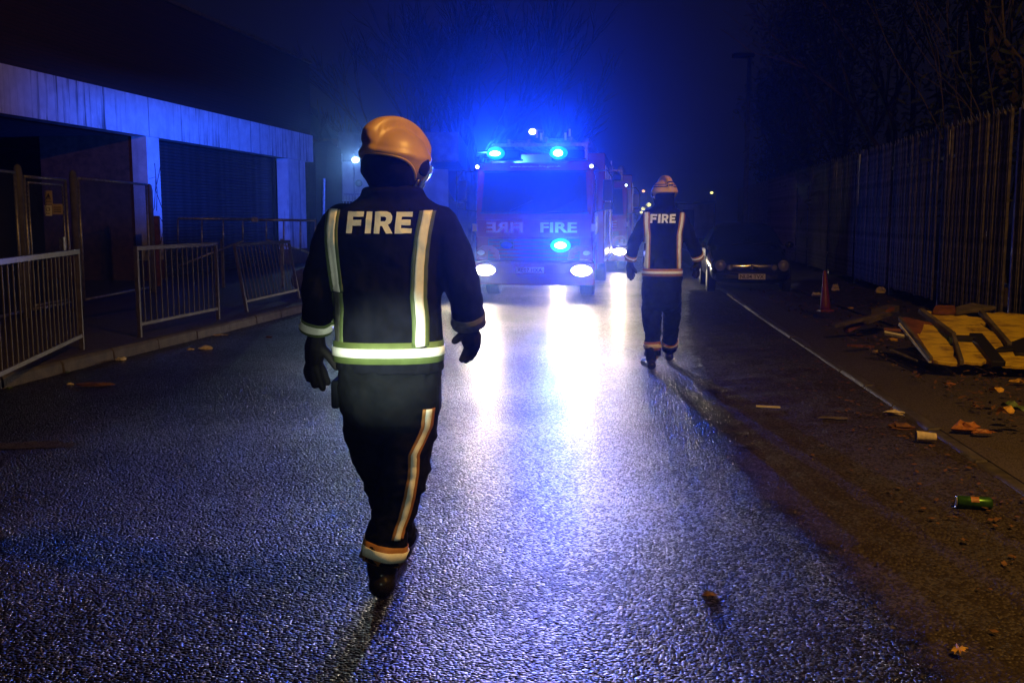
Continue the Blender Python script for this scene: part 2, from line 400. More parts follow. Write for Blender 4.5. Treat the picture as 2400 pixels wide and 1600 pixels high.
def put_text(name, me, m, parent, loc, rot=(pi / 2, 0, 0)):
    o = obj(name, me, m, parent); o.location = loc; o.rotation_euler = rot; return o

# ------------------------------------------------------------------ ground
def sheet(poly_l, poly_r, z, sub=1):
    pass
def lerp_path(pts, y):
    for (x0, y0), (x1, y1) in zip(pts, pts[1:]):
        if y <= y1 or (x1, y1) == pts[-1]: return x0 + (x1 - x0) * (y - y0) / (y1 - y0)
KL = [(-4.86, 5.5), (-4.5, 8.8), (-4.23, 10.7), (-3.84, 12.9), (-3.40, 15.9), (-2.6, 22), (0.3, 42), (9, 100)]      # face of the left kerb
KR = [(2.0, -2), (2.83, 6.1), (3.67, 14.6), (4.25, 20), (6.4, 40), (13, 100)]     # face of the right kerb
GB = [(1.28, -2), (1.30, 2.9), (1.34, 3.6), (1.34, 4.2), (1.28, 4.9), (1.22, 5.6), (1.36, 6.6), (1.48, 7.6), (1.62, 8.9), (1.78, 10.2), (2.2, 13), (3.1, 18), (3.9, 22)]  # ragged edge of the gutter
mb = MB(); mb.add([(-60, -20, 0), (120, -20, 0), (120, 330, 0), (-60, 330, 0)], [(0, 1, 2, 3)])
struct('road', mb, 'road')

def strip(fl, fr, y0, y1, dy, nx, zf, amp=0, sc=3, fade=True):
    mb = MB(); ny = int((y1 - y0) / dy)
    for i in range(ny + 1):
        y = y0 + (y1 - y0) * i / ny; a, b = fl(y), fr(y)
        for k in range(nx + 1):
            t = k / nx; x = a + (b - a) * t
            e = min(1, t * 8, (1 - t) * 8) if fade else 1
            mb.v.append(V((x, y, zf(x, y, t) + amp * e * (noise.noise(V((x * sc, y * sc, 0))) + .5 * noise.noise(V((x * sc * 3, y * sc * 3, 5)))))))
    for i in range(ny):
        for k in range(nx):
            a = i * (nx + 1) + k; mb.f.append((a, a + 1, a + nx + 2, a + nx + 1))
    return mb
g = strip(lambda y: lerp_path(GB, y) + .08 * noise.noise(V((y * 2.2, 0, 3))) + .05 * noise.noise(V((y * 7, 0, 3))), lambda y: lerp_path(KR, y) + .02,
          -1.5, 21, .05, 40, lambda x, y, t: .004 + .010 * min(1, t * 4), .013, 3.2, fade=True)
go = struct('gutter', g, 'gutter', True)
at = go.data.attributes.new('edge', 'FLOAT', 'POINT')
for i_ in range(len(go.data.vertices)): at.data[i_].value = (i_ % 41) / 40
nt = M['gutter'].node_tree; N = nt.nodes; L = nt.links; b_ = N['Principled BSDF']
an = N.new('ShaderNodeAttribute'); an.attribute_name = 'edge'; tc = N.new('ShaderNodeTexCoord')
n1 = N.new('ShaderNodeTexNoise'); n1.inputs['Scale'].default_value = 9; n1.inputs['Detail'].default_value = 8; n1.inputs['Roughness'].default_value = .75
L.new(tc.outputs['Object'], n1.inputs['Vector'])
m1 = N.new('ShaderNodeMath'); m1.operation = 'MULTIPLY_ADD'; m1.inputs[1].default_value = 2.6; L.new(an.outputs['Fac'], m1.inputs[0]); L.new(n1.outputs['Fac'], m1.inputs[2])
m2 = N.new('ShaderNodeMapRange'); m2.inputs['From Min'].default_value = .62; m2.inputs['From Max'].default_value = .86; L.new(m1.outputs[0], m2.inputs['Value']); L.new(m2.outputs['Result'], b_.inputs['Alpha'])
g = strip(lambda y: lerp_path(KR, y) + .10, lambda y: lerp_path(KR, y) + 1.9 - .02 * y, -1.5, 60, .4, 6, lambda x, y, t: .0325, 0)
struct('pavement', g, 'pave')
FX0, FY0, FDX = 5.62, 11.3, .128      # palisade line
def fx(y): return FX0 + (y - FY0) * FDX
g = strip(lambda y: lerp_path(KR, y) + 1.9 - .02 * y, lambda y: fx(y) + 6, -1.5, 60, .15, 36,
          lambda x, y, t: .06 + .30 * min(1, max(0, (x - (lerp_path(KR, y) + 1.9 - .02 * y)) / 1.5)), .05, 2.3, fade=True)
struct('verge', g, 'soil', True)
g = strip(lambda y: lerp_path(KL, y) - 40, lambda y: lerp_path(KL, y) - .125, 4, 100, 1.2, 2, lambda x, y, t: .12, 0)
struct('pavement_near_building', g, 'pave')

rp = random.Random(21)
for (pa, pb, m_) in (((-60, 1034), (205, 1050), "patch2"),):
    a_, b_ = G(pa[0], pb[1], .004), G(pb[0], pa[1], .004); cx_, cy_ = (a_.x + b_.x) / 2, (a_.y + b_.y) / 2; hx, hy = abs(b_.x - a_.x) / 2, abs(b_.y - a_.y) / 2
    ps = []
    for k in range(28):
        t_ = 2 * pi * k / 28; f = 1 + rp.uniform(-.28, .28); ps.append((cx_ + cos(t_) * hx * f, cy_ + sin(t_) * hy * f, .004))
    mb = MB(); mb.add(ps, [tuple(range(28))]); struct('road_patch', mb, m_)

def kerb(pts, side, y0, y1, ln, wd, ht, m, name, tilt=0):
    root = tag(bpy.data.objects.new(name, None), kind='structure'); C.objects.link(root)
    y = y0; n = 0
    while y < y1:
        ye = y + ln; xa, xb = lerp_path(pts, y), lerp_path(pts, ye)
        a, b = V((xa, y + .008, 0)), V((xb, ye - .008, 0)); s = side
        j = [random.uniform(-.006, .006) for _ in range(4)]
        mb = MB()
        sec = [(0, -.05), (0.012 * s, ht - .03), (.035 * s, ht + j[0]), (wd * s, ht + j[1]), (wd * s, -.05)]
        vs = [(p.x + q[0] + j[2], p.y, q[1] + (j[3] if q[1] > 0 else 0)) for p in (a, b) for q in sec]
        mb.add(vs, [(0, 1, 2, 3, 4), (9, 8, 7, 6, 5)] + [(i, i + 5, (i + 1) % 5 + 5, (i + 1) % 5) for i in range(5)])
        o = obj('kerbstone', mb, m, root, None, origin=a); bevel(o, .012, 2)
        y = ye; n += 1
        if n > 40: break
kerb(KL, -1, 6.0, 30, .915, .15, .125, 'kerb', 'kerb')
kerb(KR, 1, 1.4, 19.2, .915, .125, .036, 'kerbr', 'kerb_beside_gutter')

# ------------------------------------------------------------------ palisade fence
fence = thing('palisade_fence', 'tall steel palisade fence with pointed tops along the rubble verge', 'fence', (fx(FY0), FY0, .36), -math.atan(FDX))
def pale_mesh(h):
    mb = MB(); prof = [(-.046, .0), (-.024, .024), (0, .008), (.024, .024), (.046, 0)]
    zs = [0, h - .10, h - .04]
    for z in zs:
        for x, y in prof: mb.v.append(V((x * (1 if z < h - .05 else .7), y, z)))
    for i in range(2):
        for k in range(4): a = i * 5 + k; mb.f.append((a, a + 1, a + 6, a + 5))
    n = len(mb.v)
    mb.v += [V((-.03, .03, h)), V((0, .03, h + .03)), V((.03, .03, h))]
    mb.f += [(10, 11, n), (11, 12, n + 1), (12, 13, n + 1), (13, 14, n + 2), (11, n + 1, n)]
    me = mb.mesh('pale'); me.materials.append(M['galvd']); return me
pm = pale_mesh(2.40); BAY = 2.77
postm = MB().box(-.025, .025, .03, .13, -.3, 2.36).box(-.05, .05, .022, .03, -.3, 2.36).mesh('post'); postm.materials.append(M['galv'])
bays = [(-1, BAY)] + [(k, BAY) for k in range(0, 11)]
yl = -3 * BAY
ends = []
yy = -3 * BAY
k = 0
while k < 15:
    L_ = BAY if k != 8 else 1.85
    ends.append(yy)
    n = 18 if k != 8 else 12
    rr = random.Random(k)
    for i in range(1, n):
        if yy + L_ * i / n > 22: continue
        o = obj('pale', pm, 'galvd', fence); o.location = (rr.uniform(-.004, .004), yy + L_ * i / n, rr.uniform(-.012, .012))
        o.rotation_euler = (rr.uniform(-.006, .006), rr.uniform(-.012, .012), pi / 2 + rr.uniform(-.1, .1))
    o = obj('post', postm, 'galv', fence); o.location = (-.0, yy, 0); o.rotation_euler = (0, 0, -pi / 2)
    yy += L_; k += 1
mb = MB()
y0 = 22
while y0 < yy:
    mb.box(-.01, .012, y0, y0 + .07, 0, 2.4); y0 += .155
far = obj('pale_row', mb, 'galvd', fence); far['kind'] = 'stuff'
for z in (.35, 1.95):
    mb = MB().box(.032, .05, -3 * BAY, yy, z, z + .05); obj('rail', mb, 'galvd', fence)

# ------------------------------------------------------------------ bare trees and evergreens
def grow(mb, p, d, ln, r, depth, rng, spread=.5, up=.1, tips=None, n=5, minr=.006, kids=(2, 3)):
    pts = [p]; rad = [r]; q = p.copy(); dd = d.copy(); seg = 4
    for i in range(seg):
        dd = (dd + V((rng.gauss(0, .10), rng.gauss(0, .10), rng.gauss(0, .06) + up * .12))).normalized()
        q = q + dd * ln / seg; pts.append(q.copy()); rad.append(r * (1 - .42 * (i + 1) / seg))
    mb.tube(pts, rad, n if depth > 1 else 3, cap=False)
    if depth == 0:
        if tips is not None: tips.append(q)
        return
    for k in range(rng.choice(kids)):
        t = rng.uniform(.45, 1) if k else 1
        j = max(1, int(round(t * seg))); base = pts[j]
        ax = V((rng.gauss(0, 1), rng.gauss(0, 1), rng.gauss(0, .5))).normalized()
        nd = (dd + ax * spread * rng.uniform(.6, 1.25)).normalized()
        nd = (nd + V((0, 0, up * .4))).normalized()
        grow(mb, base, nd, ln * rng.uniform(.62, .86), max(minr, rad[j] * rng.uniform(.55, .8)), depth - 1, rng, spread, up, tips, n, minr, kids)
    if tips is not None and depth < 3: tips.append(q)

def bare_tree(name, label, base, fan, seed, ln, r, depth, spread=.48, mat_='bark', kids=(2, 3), minr=.012):
    rng = random.Random(seed); t = thing(name, label, 'tree', base)
    mb = MB(); mb.tube([(0, 0, -.2), (.0, 0, .5), (0.05, 0, 1.0)], [r * 1.25, r, r * .95], 10); obj('trunk', mb, mat_, t, smooth=True)
    cr = MB()
    for a, el, l2 in fan:
        d = V((sin(R(a)) * cos(R(el)), rng.uniform(-.3, .3), sin(R(el)))).normalized()
        grow(cr, V((0.04, 0, .95)), d, ln * l2, r * .62, depth, rng, spread, .25, None, 6, minr, kids)
    obj('crown', cr, mat_, t, smooth=True); return t
b = P(1085, 512, 50); b.z = 0
bare_tree('bare_tree', 'large leafless tree fanning up behind the left side of the front fire engine', b,
          [(90, 76, 1), (-90, 80, 1), (-90, 58, 1.05), (90, 55, 1.05), (90, 38, 1.0), (-90, 40, .95), (0, 88, 1.1), (90, 66, 1.05)], 5, 3.7, .42, 5, .44, kids=(3, 3), minr=.028)

def leaf_cloud(mb, c, rad, n, size, rng):
    for _ in range(n):
        while True:
            q = V((rng.uniform(-1, 1), rng.uniform(-1, 1), rng.uniform(-1, 1)))
            if q.length < 1: break
        q = V((q.x * rad.x, q.y * rad.y, q.z * rad.z)) + c
        s = size * rng.uniform(.5, 1.3)
        a = V((rng.gauss(0, 1), rng.gauss(0, 1), rng.gauss(0, 1))).normalized(); b_ = a.orthogonal().normalized()
        mb.add([q, q + a * s + b_ * s * .3, q + a * s * 1.8, q + a * s - b_ * s * .3], [(0, 1, 2, 3)])
def leafy_tree(name, label, x, y, h, wd, seed, leaves=2600, leaf=.13, mat_='foliage'):
    rng = random.Random(seed); t = thing(name, label, 'tree', (x, y, .3), group='dense trees behind the palisade fence')
    tips = []; br = MB()
    br.tube([(0, 0, -.3), (.05, 0, h * .25)], [.16, .12], 7)
    for k in range(5):
        a = rng.uniform(0, 2 * pi); d = V((cos(a) * .45, sin(a) * .45, 1)).normalized()
        grow(br, V((.05, 0, h * .2)), d, h * .27, .09, 3, rng, .5, .3, tips, 4, .01)
    obj('trunk', br, 'bark', t)
    cr = MB(); per = max(8, leaves // max(1, len(tips)))
    for tp in tips:
        k = wd / (h * .5); c = V((tp.x * k, tp.y * k, min(tp.z, h)))
        leaf_cloud(cr, c, V((.55, .55, .5)) * (h / 7), per, leaf, rng)
        if rng.random() < .5: leaf_cloud(cr, V((c.x * .7, c.y * .7, c.z * .45)), V((.7, .7, .8)) * (h / 7), per // 2, leaf, rng)
    obj('crown', cr, mat_, t); return t
tl = ['tall dark tree behind the near bays of the palisade fence', 'dark tree behind the fence above the yellow boards', 'dark bushy tree over the middle of the palisade fence',
      'tall dark tree behind the fence just right of the unlit lamp post', 'dark tree behind the fence above the parked car', 'lower dark tree behind the far bays of the fence', 'small dark tree at the far end of the fence',
      'dark tree at the top corner above the first fence post']
for i, (px, Y, h, wd) in enumerate([(2330, 14.5, 8.2, 3.4), (2160, 19, 9.5, 3.6), (2030, 23, 9.8, 3.6), (1900, 28, 11.0, 3.6), (1810, 33, 9.0, 3.4), (1745, 39, 7.6, 3.2), (1685, 46, 5.6, 3.0), (2460, 12.4, 6.8, 3.0)]):
    q = P(px, 512, Y); leafy_tree('dense_tree', tl[i], max(q.x, fx(Y) + 1.6), Y, h, wd, 30 + i)
# slender orange-lit saplings by the top right corner
rng = random.Random(4)
for lab, px, Y in (('slender leafless sapling leaning over the fence at the top right corner', 2290, 14.2), ('thin bare sapling with long whippy shoots behind the first fence bay', 2370, 13.2)):
    q = P(px, 512, Y); t = thing('bare_sapling', lab, 'tree', (q.x, Y, .3)); mb = MB()
    for k in range(3):
        d = V((rng.uniform(-.45, .3), rng.uniform(-.3, .3), 1)).normalized()
        grow(mb, V((0, 0, .1)), d, 2.1, .028, 3, rng, .33, .2, None, 5, .005, (2, 2))
    mb.tube([(0, 0, -.2), (0, 0, .3)], [.05, .04], 7)
    obj('branches', mb, 'bark', t, smooth=True)

# ------------------------------------------------------------------ left building
BD = .155; BY0 = 22.5; BX0 = -7.96
def bx(y): return BX0 + (y - BY0) * BD
BROT = -math.atan(BD); BL = sqrt(1 + BD * BD)
bld = thing('commercial_building', 'dark brick building with pale streaked fascia, open bay and roller shutter', 'building', (bx(32.6), 32.6, .12), BROT)
# local: y runs along the front (negative towards camera), x negative into the building
FB, FT, TOP = 3.17, 4.01, 6.25
Lf = -26.0
def yl_(Y): return (Y - 32.6) * BL
rootb = bld
obj('fascia', MB().box(-.35, 0, Lf, 0, FB, FT), 'fascia', bld)
for yy_ in (-10.72 + .35, -15.6, -4.9):
    obj('fascia_joint', MB().box(-.01, .0025, yy_, yy_ + .02, FB, FT), 'soffit', bld)
obj('upper_wall', MB().box(-.33, -.055, Lf, -.01, FT + .003, TOP), 'brick', bld)
obj('end_wall', MB().box(-9, -.352, -.25, -.02, -.12, TOP), 'brick', bld)
obj('coping', MB().box(-.40, .02, Lf, .03, TOP + .003, TOP + .09), 'soffit', bld, bev=.01)
obj('soffit', MB().box(-6, -.352, Lf, -.252, FB + .03, FB + .2), 'soffit', bld)
obj('roof', MB().box(-9, -.335, Lf, -.253, TOP - .2, TOP - .05), 'soffit', bld)
def lookY(px):   # Y where the fascia plane crosses a photo column
    u = (px - 1200) / F; return (BX0 - BD * BY0) / (u * (cos(PITCH) + 0) / 1 - BD) if False else (BX0 - BD * BY0) / (u * 1.0 - BD)
yp1a, yp1b = yl_(lookY(360)), yl_(lookY(389)); yp2a, yp2b = yl_(lookY(684)), yl_(lookY(724))
for a_, b_ in ((yp1a, yp1b), (yp2a, yp2b)):
    obj('pillar', MB().box(-.38, -.03, a_, b_, .45, FB - .003), 'fascia', bld)
    obj('pillar_base', MB().box(-.39, -.02, a_ - .01, b_ + .01, -.12, .447), 'brick2', bld)
obj('pillar', MB().box(-.38, -.03, Lf + 1, Lf + 1.4, -.12, FB - .003), 'fascia', bld)
obj('return_wall', MB().box(-2.6, -.383, yp1a + .02, yp1b - .02, -.12, FB + .028), 'brick2', bld)
obj('back_wall', MB().box(-6.2, -6.0, Lf, -.252, -.12, FB + .028), 'brick', bld)
sh = obj('shutter', MB().box(-.56, -.52, yp1b, yp2a, -.12, FB + .02), 'dark', bld)
H = FB + .1; ns = 42; sm = MB(); ya, yb = yp1b + .005, yp2a - .005; pitch = H / ns
prof = [(0, 0), (.014, pitch * .15), (.020, pitch * .5), (.014, pitch * .85), (0, pitch * .97)]
for y_ in (ya, yb):
    for x, z in prof: sm.v.append(V((x, y_, z)))
for k in range(4): sm.f.append((k, k + 1, k + 6, k + 5))
slm = sm.mesh('slat'); slm.materials.append(M['shutter'])
for k in range(ns):
    o = obj('slat', slm, 'shutter', sh); o.location = (-.519 + random.uniform(-.003, .003), 0, -.10 + k * pitch); o.rotation_euler = (0, random.uniform(-.05, .05), 0)
for y_ in (yp1b + .01, yp2a - .13):
    obj('guide_rail', MB().box(-.50, -.42, y_, y_ + .12, -.12, FB), 'dark', bld)
# graffiti strokes on the first pillar (front face)
gx = -.028
def stroke(pts, wd=.022):
    mb = MB(); yc = (yp1a + yp1b) / 2
    for (a, b), (c, d) in zip(pts, pts[1:]):
        mb.bar((gx, yc + a * .32, b), (gx, yc + c * .32, d), .006, wd, up=(1, 0, 0))
    return mb
for pts in ([(-.7, 2.25), (.2, 2.3), (-.2, 1.6), (-.6, 1.5)], [(.1, 2.6), (.3, 2.0), (.1, 1.55)], [(.9, 2.55), (.1, 2.0), (.9, 1.6)],
            [(-.6, 1.42), (-.3, 1.28), (0, 1.42), (.1, 1.28), (.5, 1.4), (.9, 1.3)], [(-.9, 1.2), (-.6, .85), (-.4, 1.15), (-.1, .8), (.2, 1.12), (.5, .82), (.9, 1.1)]):
    obj('graffiti', stroke(pts), 'ink', bld)

# house, yard wall, floodlit workshop beyond the building
hs = thing('house', 'pitched roof house end showing just beyond the brick building', 'house', (-8.6, 47, .12))
off = V((-8.6, 47, .12))
def Wp(px, py, Y): return P(px, py, Y) - off
a, b_ = P(700, 512, 47).x + 8.6, P(793, 512, 47).x + 8.6
obj('wall', MB().box(a, b_, 0, 6, 0, 5.1), 'brick2', hs)
obj('roof', MB().poly([(a - 1, -.2, 7.6), (b_ - 1.6, -.2, 6.6), (b_ + .2, -.2, 5.05), (a - 1, -.2, 5.05)], (0, 6.4, 0)), 'slate', hs)
wn = obj('window', MB().box(b_ - .95, b_ - .35, -.05, .02, 3.7, 4.8), 'house', hs); obj('pane', MB().box(b_ - .9, b_ - .62, -.06, -.052, 3.75, 4.75), 'winglass', wn)
ws = thing('workshop_building', 'flat roofed workshop with pale lower wall lit by its floodlight', 'building', (-7, 40, .12)); off = V((-7, 40, .12))
x0, x1 = P(796, 512, 40).x + 7, P(1075, 512, 40).x + 7
obj('wall', MB().box(x0, x1, .0, 8, 0, 2.05), 'brick', ws)
obj('pale_wall', MB().box(x0, x1 - 1.6, -.05, 8, 2.05, 3.6), 'house', ws)
obj('upper_wall', MB().box(x0, x1, .1, 8, 3.6, 4.75), 'shutter', ws)
for k, xx in enumerate((.15, .62, 1.3, 2.2, 3.1)):
    obj('downpipe', MB().tube([(x0 + xx, -.09, 2.1), (x0 + xx, -.09, 3.9)], .028, 6), 'galv', ws)
obj('wall_vent', MB().disc((x0 + .8, -.056, 2.75), .14, -.02, 14), 'dark', ws)
obj('door', MB().box(x1 - 1.5, x1 - .4, -.04, 0, 1.4, 3.3), 'house', ws)
fl = thing('floodlight', 'bright bluish white floodlight on the pale workshop wall', 'lamp', P(833, 375, 39.2))
obj('housing', MB().box(-.14, .14, .02, .18, -.1, .1), 'galv', fl); obj('lamp_glass', MB().ball((0, 0, 0), (.13, .04, .1)), 'flood', fl, smooth=True)
fl2 = thing('security_camera', 'small white camera on the workshop wall beside the floodlight', 'camera', P(848, 382, 39.4))
obj('body', MB().bar((0, 0, 0), (.1, -.22, -.05), .09, .09), 'white', fl2); obj('bracket', MB().bar((0, 0, 0), (0, .45, .15), .04, .04), 'galv', fl2)
yg = thing('yard_gate', 'dark vertical bar yard gate below the floodlit wall', 'gate', (-6.2, 36, .12)); off = V((-6.2, 36, .12))
x0, x1 = P(798, 512, 36).x + 6.2, P(890, 512, 36).x + 6.2
obj('frame', MB().box(x0, x1, 0, .05, 2.2, 2.26).box(x0, x1, 0, .05, .2, .26).box(x0, x0 + .06, 0, .05, .1, 2.26).box(x1 - .06, x1, 0, .05, .1, 2.26), 'galv', yg)
bm_ = MB().box(0, .022, .01, .032, .26, 2.2).mesh('bar'); bm_.materials.append(M['galv'])
for k in range(12): o = obj('bar', bm_, 'galv', yg); o.location = (x0 + .1 + k * (x1 - x0 - .2) / 11, 0, 0)
yw = single('yard_wall', MB().poly([P(738, 335, 33.2), P(770, 330, 34), P(800, 352, 35.5), (P(800, 352, 35.5).x, 35.5, 0), (P(738, 335, 33.2).x, 33.2, 0)], (-.25, .1, 0)), 'brick', 'dark yard wall stepping down from the corner of the brick building', 'wall', (-6.4, 34, .12))
single('drainpipe', MB().tube([P(760, 418, 33.0), P(758, 540, 33.0)], .05, 8), 'galv', 'grey drainpipe standing beyond the right pillar of the building', 'pipe', (-6.2, 33, .12))

# ------------------------------------------------------------------ mesh fence and gate with notices
ms = thing('wire_mesh_fence', 'wire mesh fence with concrete posts across the open bay', 'fence', (-6.85, 13.9, .12)); off = V((-6.85, 13.9, .12))
def X(px, Y): return P(px, 512, Y).x
fposts = [(48, 13.9, 2.12), (176, 15.62, 2.12), (353, 18.9, 2.02)]
for px, Y, h in fposts:
    x = X(px, Y) + 6.85; y = Y - 13.9
    mb = MB().tube([(x, y, -.1), (x, y, h - .12), (x, y, h - .03), (x, y, h)], [.062, .06, .045, .015], 10); obj('post', mb, 'post', ms, smooth=True)
def panel(name, a, b, zt, zb, parent, fr=.022, cell=.05):
    a, b = V(a), V(b)
    mb = MB().tube([a + V((0, 0, zt)), b + V((0, 0, zt))], fr, 8).tube([a + V((0, 0, zb)), b + V((0, 0, zb))], fr, 8)
    mb.tube([a + V((0, 0, zb)), a + V((0, 0, zt))], fr, 8).tube([b + V((0, 0, zb)), b + V((0, 0, zt))], fr, 8)
    o = obj('frame', mb, 'galv', parent, smooth=True)
    n = int((b - a).length / cell); mw = MB(); h = zt - zb
    for k in range(-int(h / cell), n):
        for sg in (1, -1):
            t0, t1 = (k * cell), (k * cell + h)
            L0 = (b - a).length; u = (b - a).normalized()
            s0, s1 = max(0, t0), min(L0, t1)
            if s1 <= s0: continue
            z0, z1 = zb + (s0 - t0), zb + (s1 - t0)
            if sg < 0: z0, z1 = zt - (s0 - t0), zt - (s1 - t0)
            mw.bar(a + u * s0 + V((0, 0, z0)), a + u * s1 + V((0, 0, z1)), .0025, .0025)
    w_ = obj('wire_mesh', mw, 'wire', parent); w_['kind'] = 'stuff'
panel('p', (X(188, 15.8) + 6.85, 1.9, 0), (X(346, 18.7) + 6.85, 4.8, 0), 2.0, .1, ms)
panel('p', (X(-90, 12.2) + 6.85, -1.7, 0), (X(40, 13.75) + 6.85, -.15, 0), 2.0, .1, ms)
gt = thing('mesh_gate', 'narrow wire mesh gate carrying three notices', 'gate', (-6.85, 14.1, .12))
panel('p', (X(62, 14.1) + 6.85, 0, 0), (X(158, 15.4) + 6.85, 1.3, 0), 1.96, .1, gt)
panel('p', (X(70, 14.2) + 6.85, .1, 0), (X(150, 15.3) + 6.85, 1.2, 0), 1.88, .15, gt, .016, .2)
obj('latch', MB().box(X(150, 15.3) + 6.8, X(150, 15.3) + 6.87, 1.1, 1.16, .9, 1.1), 'galv', gt)
def notice(label, px0, px1, py0, py1, Y, m, marks):
    a = P(px0, py1, Y); b = P(px1, py0, Y)
    t = thing('notice_sign', label, 'sign', V(((a.x + b.x) / 2, Y, a.z))); o_ = V(((a.x + b.x) / 2, Y, a.z))
    wd = (b.x - a.x) / 2; h = b.z - a.z
    obj('board', MB().box(-wd, wd, 0, .006, 0, h), m, t, bev=.004)
    for q in marks(wd, h): obj('marking', q, 'plateink', t)
def tri(wd, h):
    A = [(-wd * .5, -.004, h * .40), (wd * .5, -.004, h * .40), (0, -.004, h * .80)]; out = []
    mb = MB()
    for i in range(3): mb.bar(A[i], A[(i + 1) % 3], .004, .014, up=(0, 1, 0))
    mb.bar((0, -.004, h * .48), (0, -.004, h * .66), .004, .014, up=(0, 1, 0))
    return [mb, MB().box(-wd * .7, wd * .7, -.004, -.001, h * .22, h * .26)]
def lines(wd, h):
    return [MB().box(-wd * .7, wd * .7, -.004, -.001, h * k, h * (k + .06)) for k in (.25, .45, .65)]
def ringm(wd, h):
    mb = MB()
    for k in range(14):
        a, b = 2 * pi * k / 14, 2 * pi * (k + 1) / 14
        mb.bar((cos(a) * wd * .5, -.004, h * .62 + sin(a) * wd * .5), (cos(b) * wd * .5, -.004, h * .62 + sin(b) * wd * .5), .004, .012, up=(0, 1, 0))
    return [mb, MB().box(-wd * .4, wd * .4, -.004, -.001, h * .2, h * .26)]
notice('faded tan warning notice with a triangle at the top of the gate', 106, 122, 447, 480, 14.75, 'signy', tri)
notice('small white notice with a round symbol below the warning triangle', 105, 121, 481, 506, 14.72, 'sign', ringm)
notice('square dull notice beside the white one on the gate', 123, 146, 478, 503, 14.8, 'signy', lines)

# ------------------------------------------------------------------ pedestrian guard rails
def guard(label, A, B, h, lean=0, nb=14, zb=.12):
    A, B = V((A[0], A[1], 0)), V((B[0], B[1], 0)); L_ = (B - A).length
    ang = atan2((B - A).y, (B - A).x)
    t = thing('guard_rail', label, 'railing', (A.x, A.y, zb), ang, 'grey guard rails along the left kerb'); t.rotation_euler = (lean, 0, ang)
    for x in (0, L_):
        obj('post', MB().box(x - .022, x + .022, -.022, .022, -.05, h - .052), 'rail', t, bev=.004)
    obj('top_rail', MB().box(-.022, L_ + .022, -.025, .025, h - .05, h), 'rail', t, bev=.004)
    obj('bottom_rail', MB().box(.024, L_ - .024, -.018, .018, .13, .17), 'rail', t, bev=.004)
    me = MB().tube([(0, 0, .17), (0, 0, h - .05)], .0075, 6).mesh('bar'); me.materials.append(M['rail'])
    for k in range(nb):
        o = obj('bar', me, 'rail', t); o.location = ((k + 1) * L_ / (nb + 1), 0, 0); o.rotation_euler = (0, random.uniform(-.012, .012), 0)
    return t
guard('guard rail nearest the camera, running out of the left edge', (-4.02, 7.5), (-4.56, 10.5), 1.06, nb=20)
guard('upright guard rail standing alone between the other two', (-4.36, 11.62), (-4.05, 13.7), 1.06, nb=14)
guard('guard rail knocked askew nearest the walking firefighter', (-3.96, 14.85), (-3.70, 17.3), 1.02, lean=R(-9), nb=14)

# ramp handrails in front of the shutter
hr = thing('ramp_handrail', 'tubular ramp handrail in front of the roller shutter', 'railing', (-6.2, 19.5, .12))
o_ = V((-6.2, 19.5, .12)); Yr = 19.5
def H_(px, py, dY=0): return P(px, py, Yr + dY) - o_
obj('top_rail', MB().tube([H_(417, 512), H_(590, 514, .8)], .025, 8), 'galv', hr, smooth=True)
obj('top_rail', MB().tube([H_(602, 515, .9), H_(738, 517, 1.6)], .025, 8), 'galv', hr, smooth=True)
obj('joint_box', MB().bar(H_(588, 514, .8), H_(603, 515, .88), .07, .09), 'galv', hr)
obj('sloping_rail', MB().tube([H_(415, 625), H_(570, 564, .7)], .02, 8), 'galv', hr, smooth=True)
obj('sloping_rail', MB().tube([H_(624, 562, 1), H_(731, 595, 1.6)], .02, 8), 'galv', hr, smooth=True)
for px, py in ((417, 572), (473, 603), (523, 584), (569, 565), (624, 562), (665, 575), (704, 587), (739, 575)):
    d = (px - 417) / 200
    obj('baluster', MB().tube([H_(px, 513, d), H_(px, py + 2, d)], .017, 6), 'galv', hr, smooth=True)
for px in (520, 660): obj('leg', MB().bar(H_(px, 560, .6), V((H_(px, 560, .6).x, H_(px, 560, .6).y, 0)), .05, .05), 'galvd', hr)
single('timber_post', MB().bar((X(366, 20.6), 20.6, .1), (X(367, 20.6), 20.6, 1.55), .1, .1), 'rust', 'orange brown timber post at the foot of the left pillar', 'post', (X(366, 20.6), 20.6, .12))
single('rubble_sack', MB().ball((X(715, 19), 19.2, .32), (.35, .3, .25), 12, 8), 'soffit', 'dull slumped sack of rubble by the far end of the ramp handrail', 'sack', (X(715, 19), 19.2, .12), smooth=True)

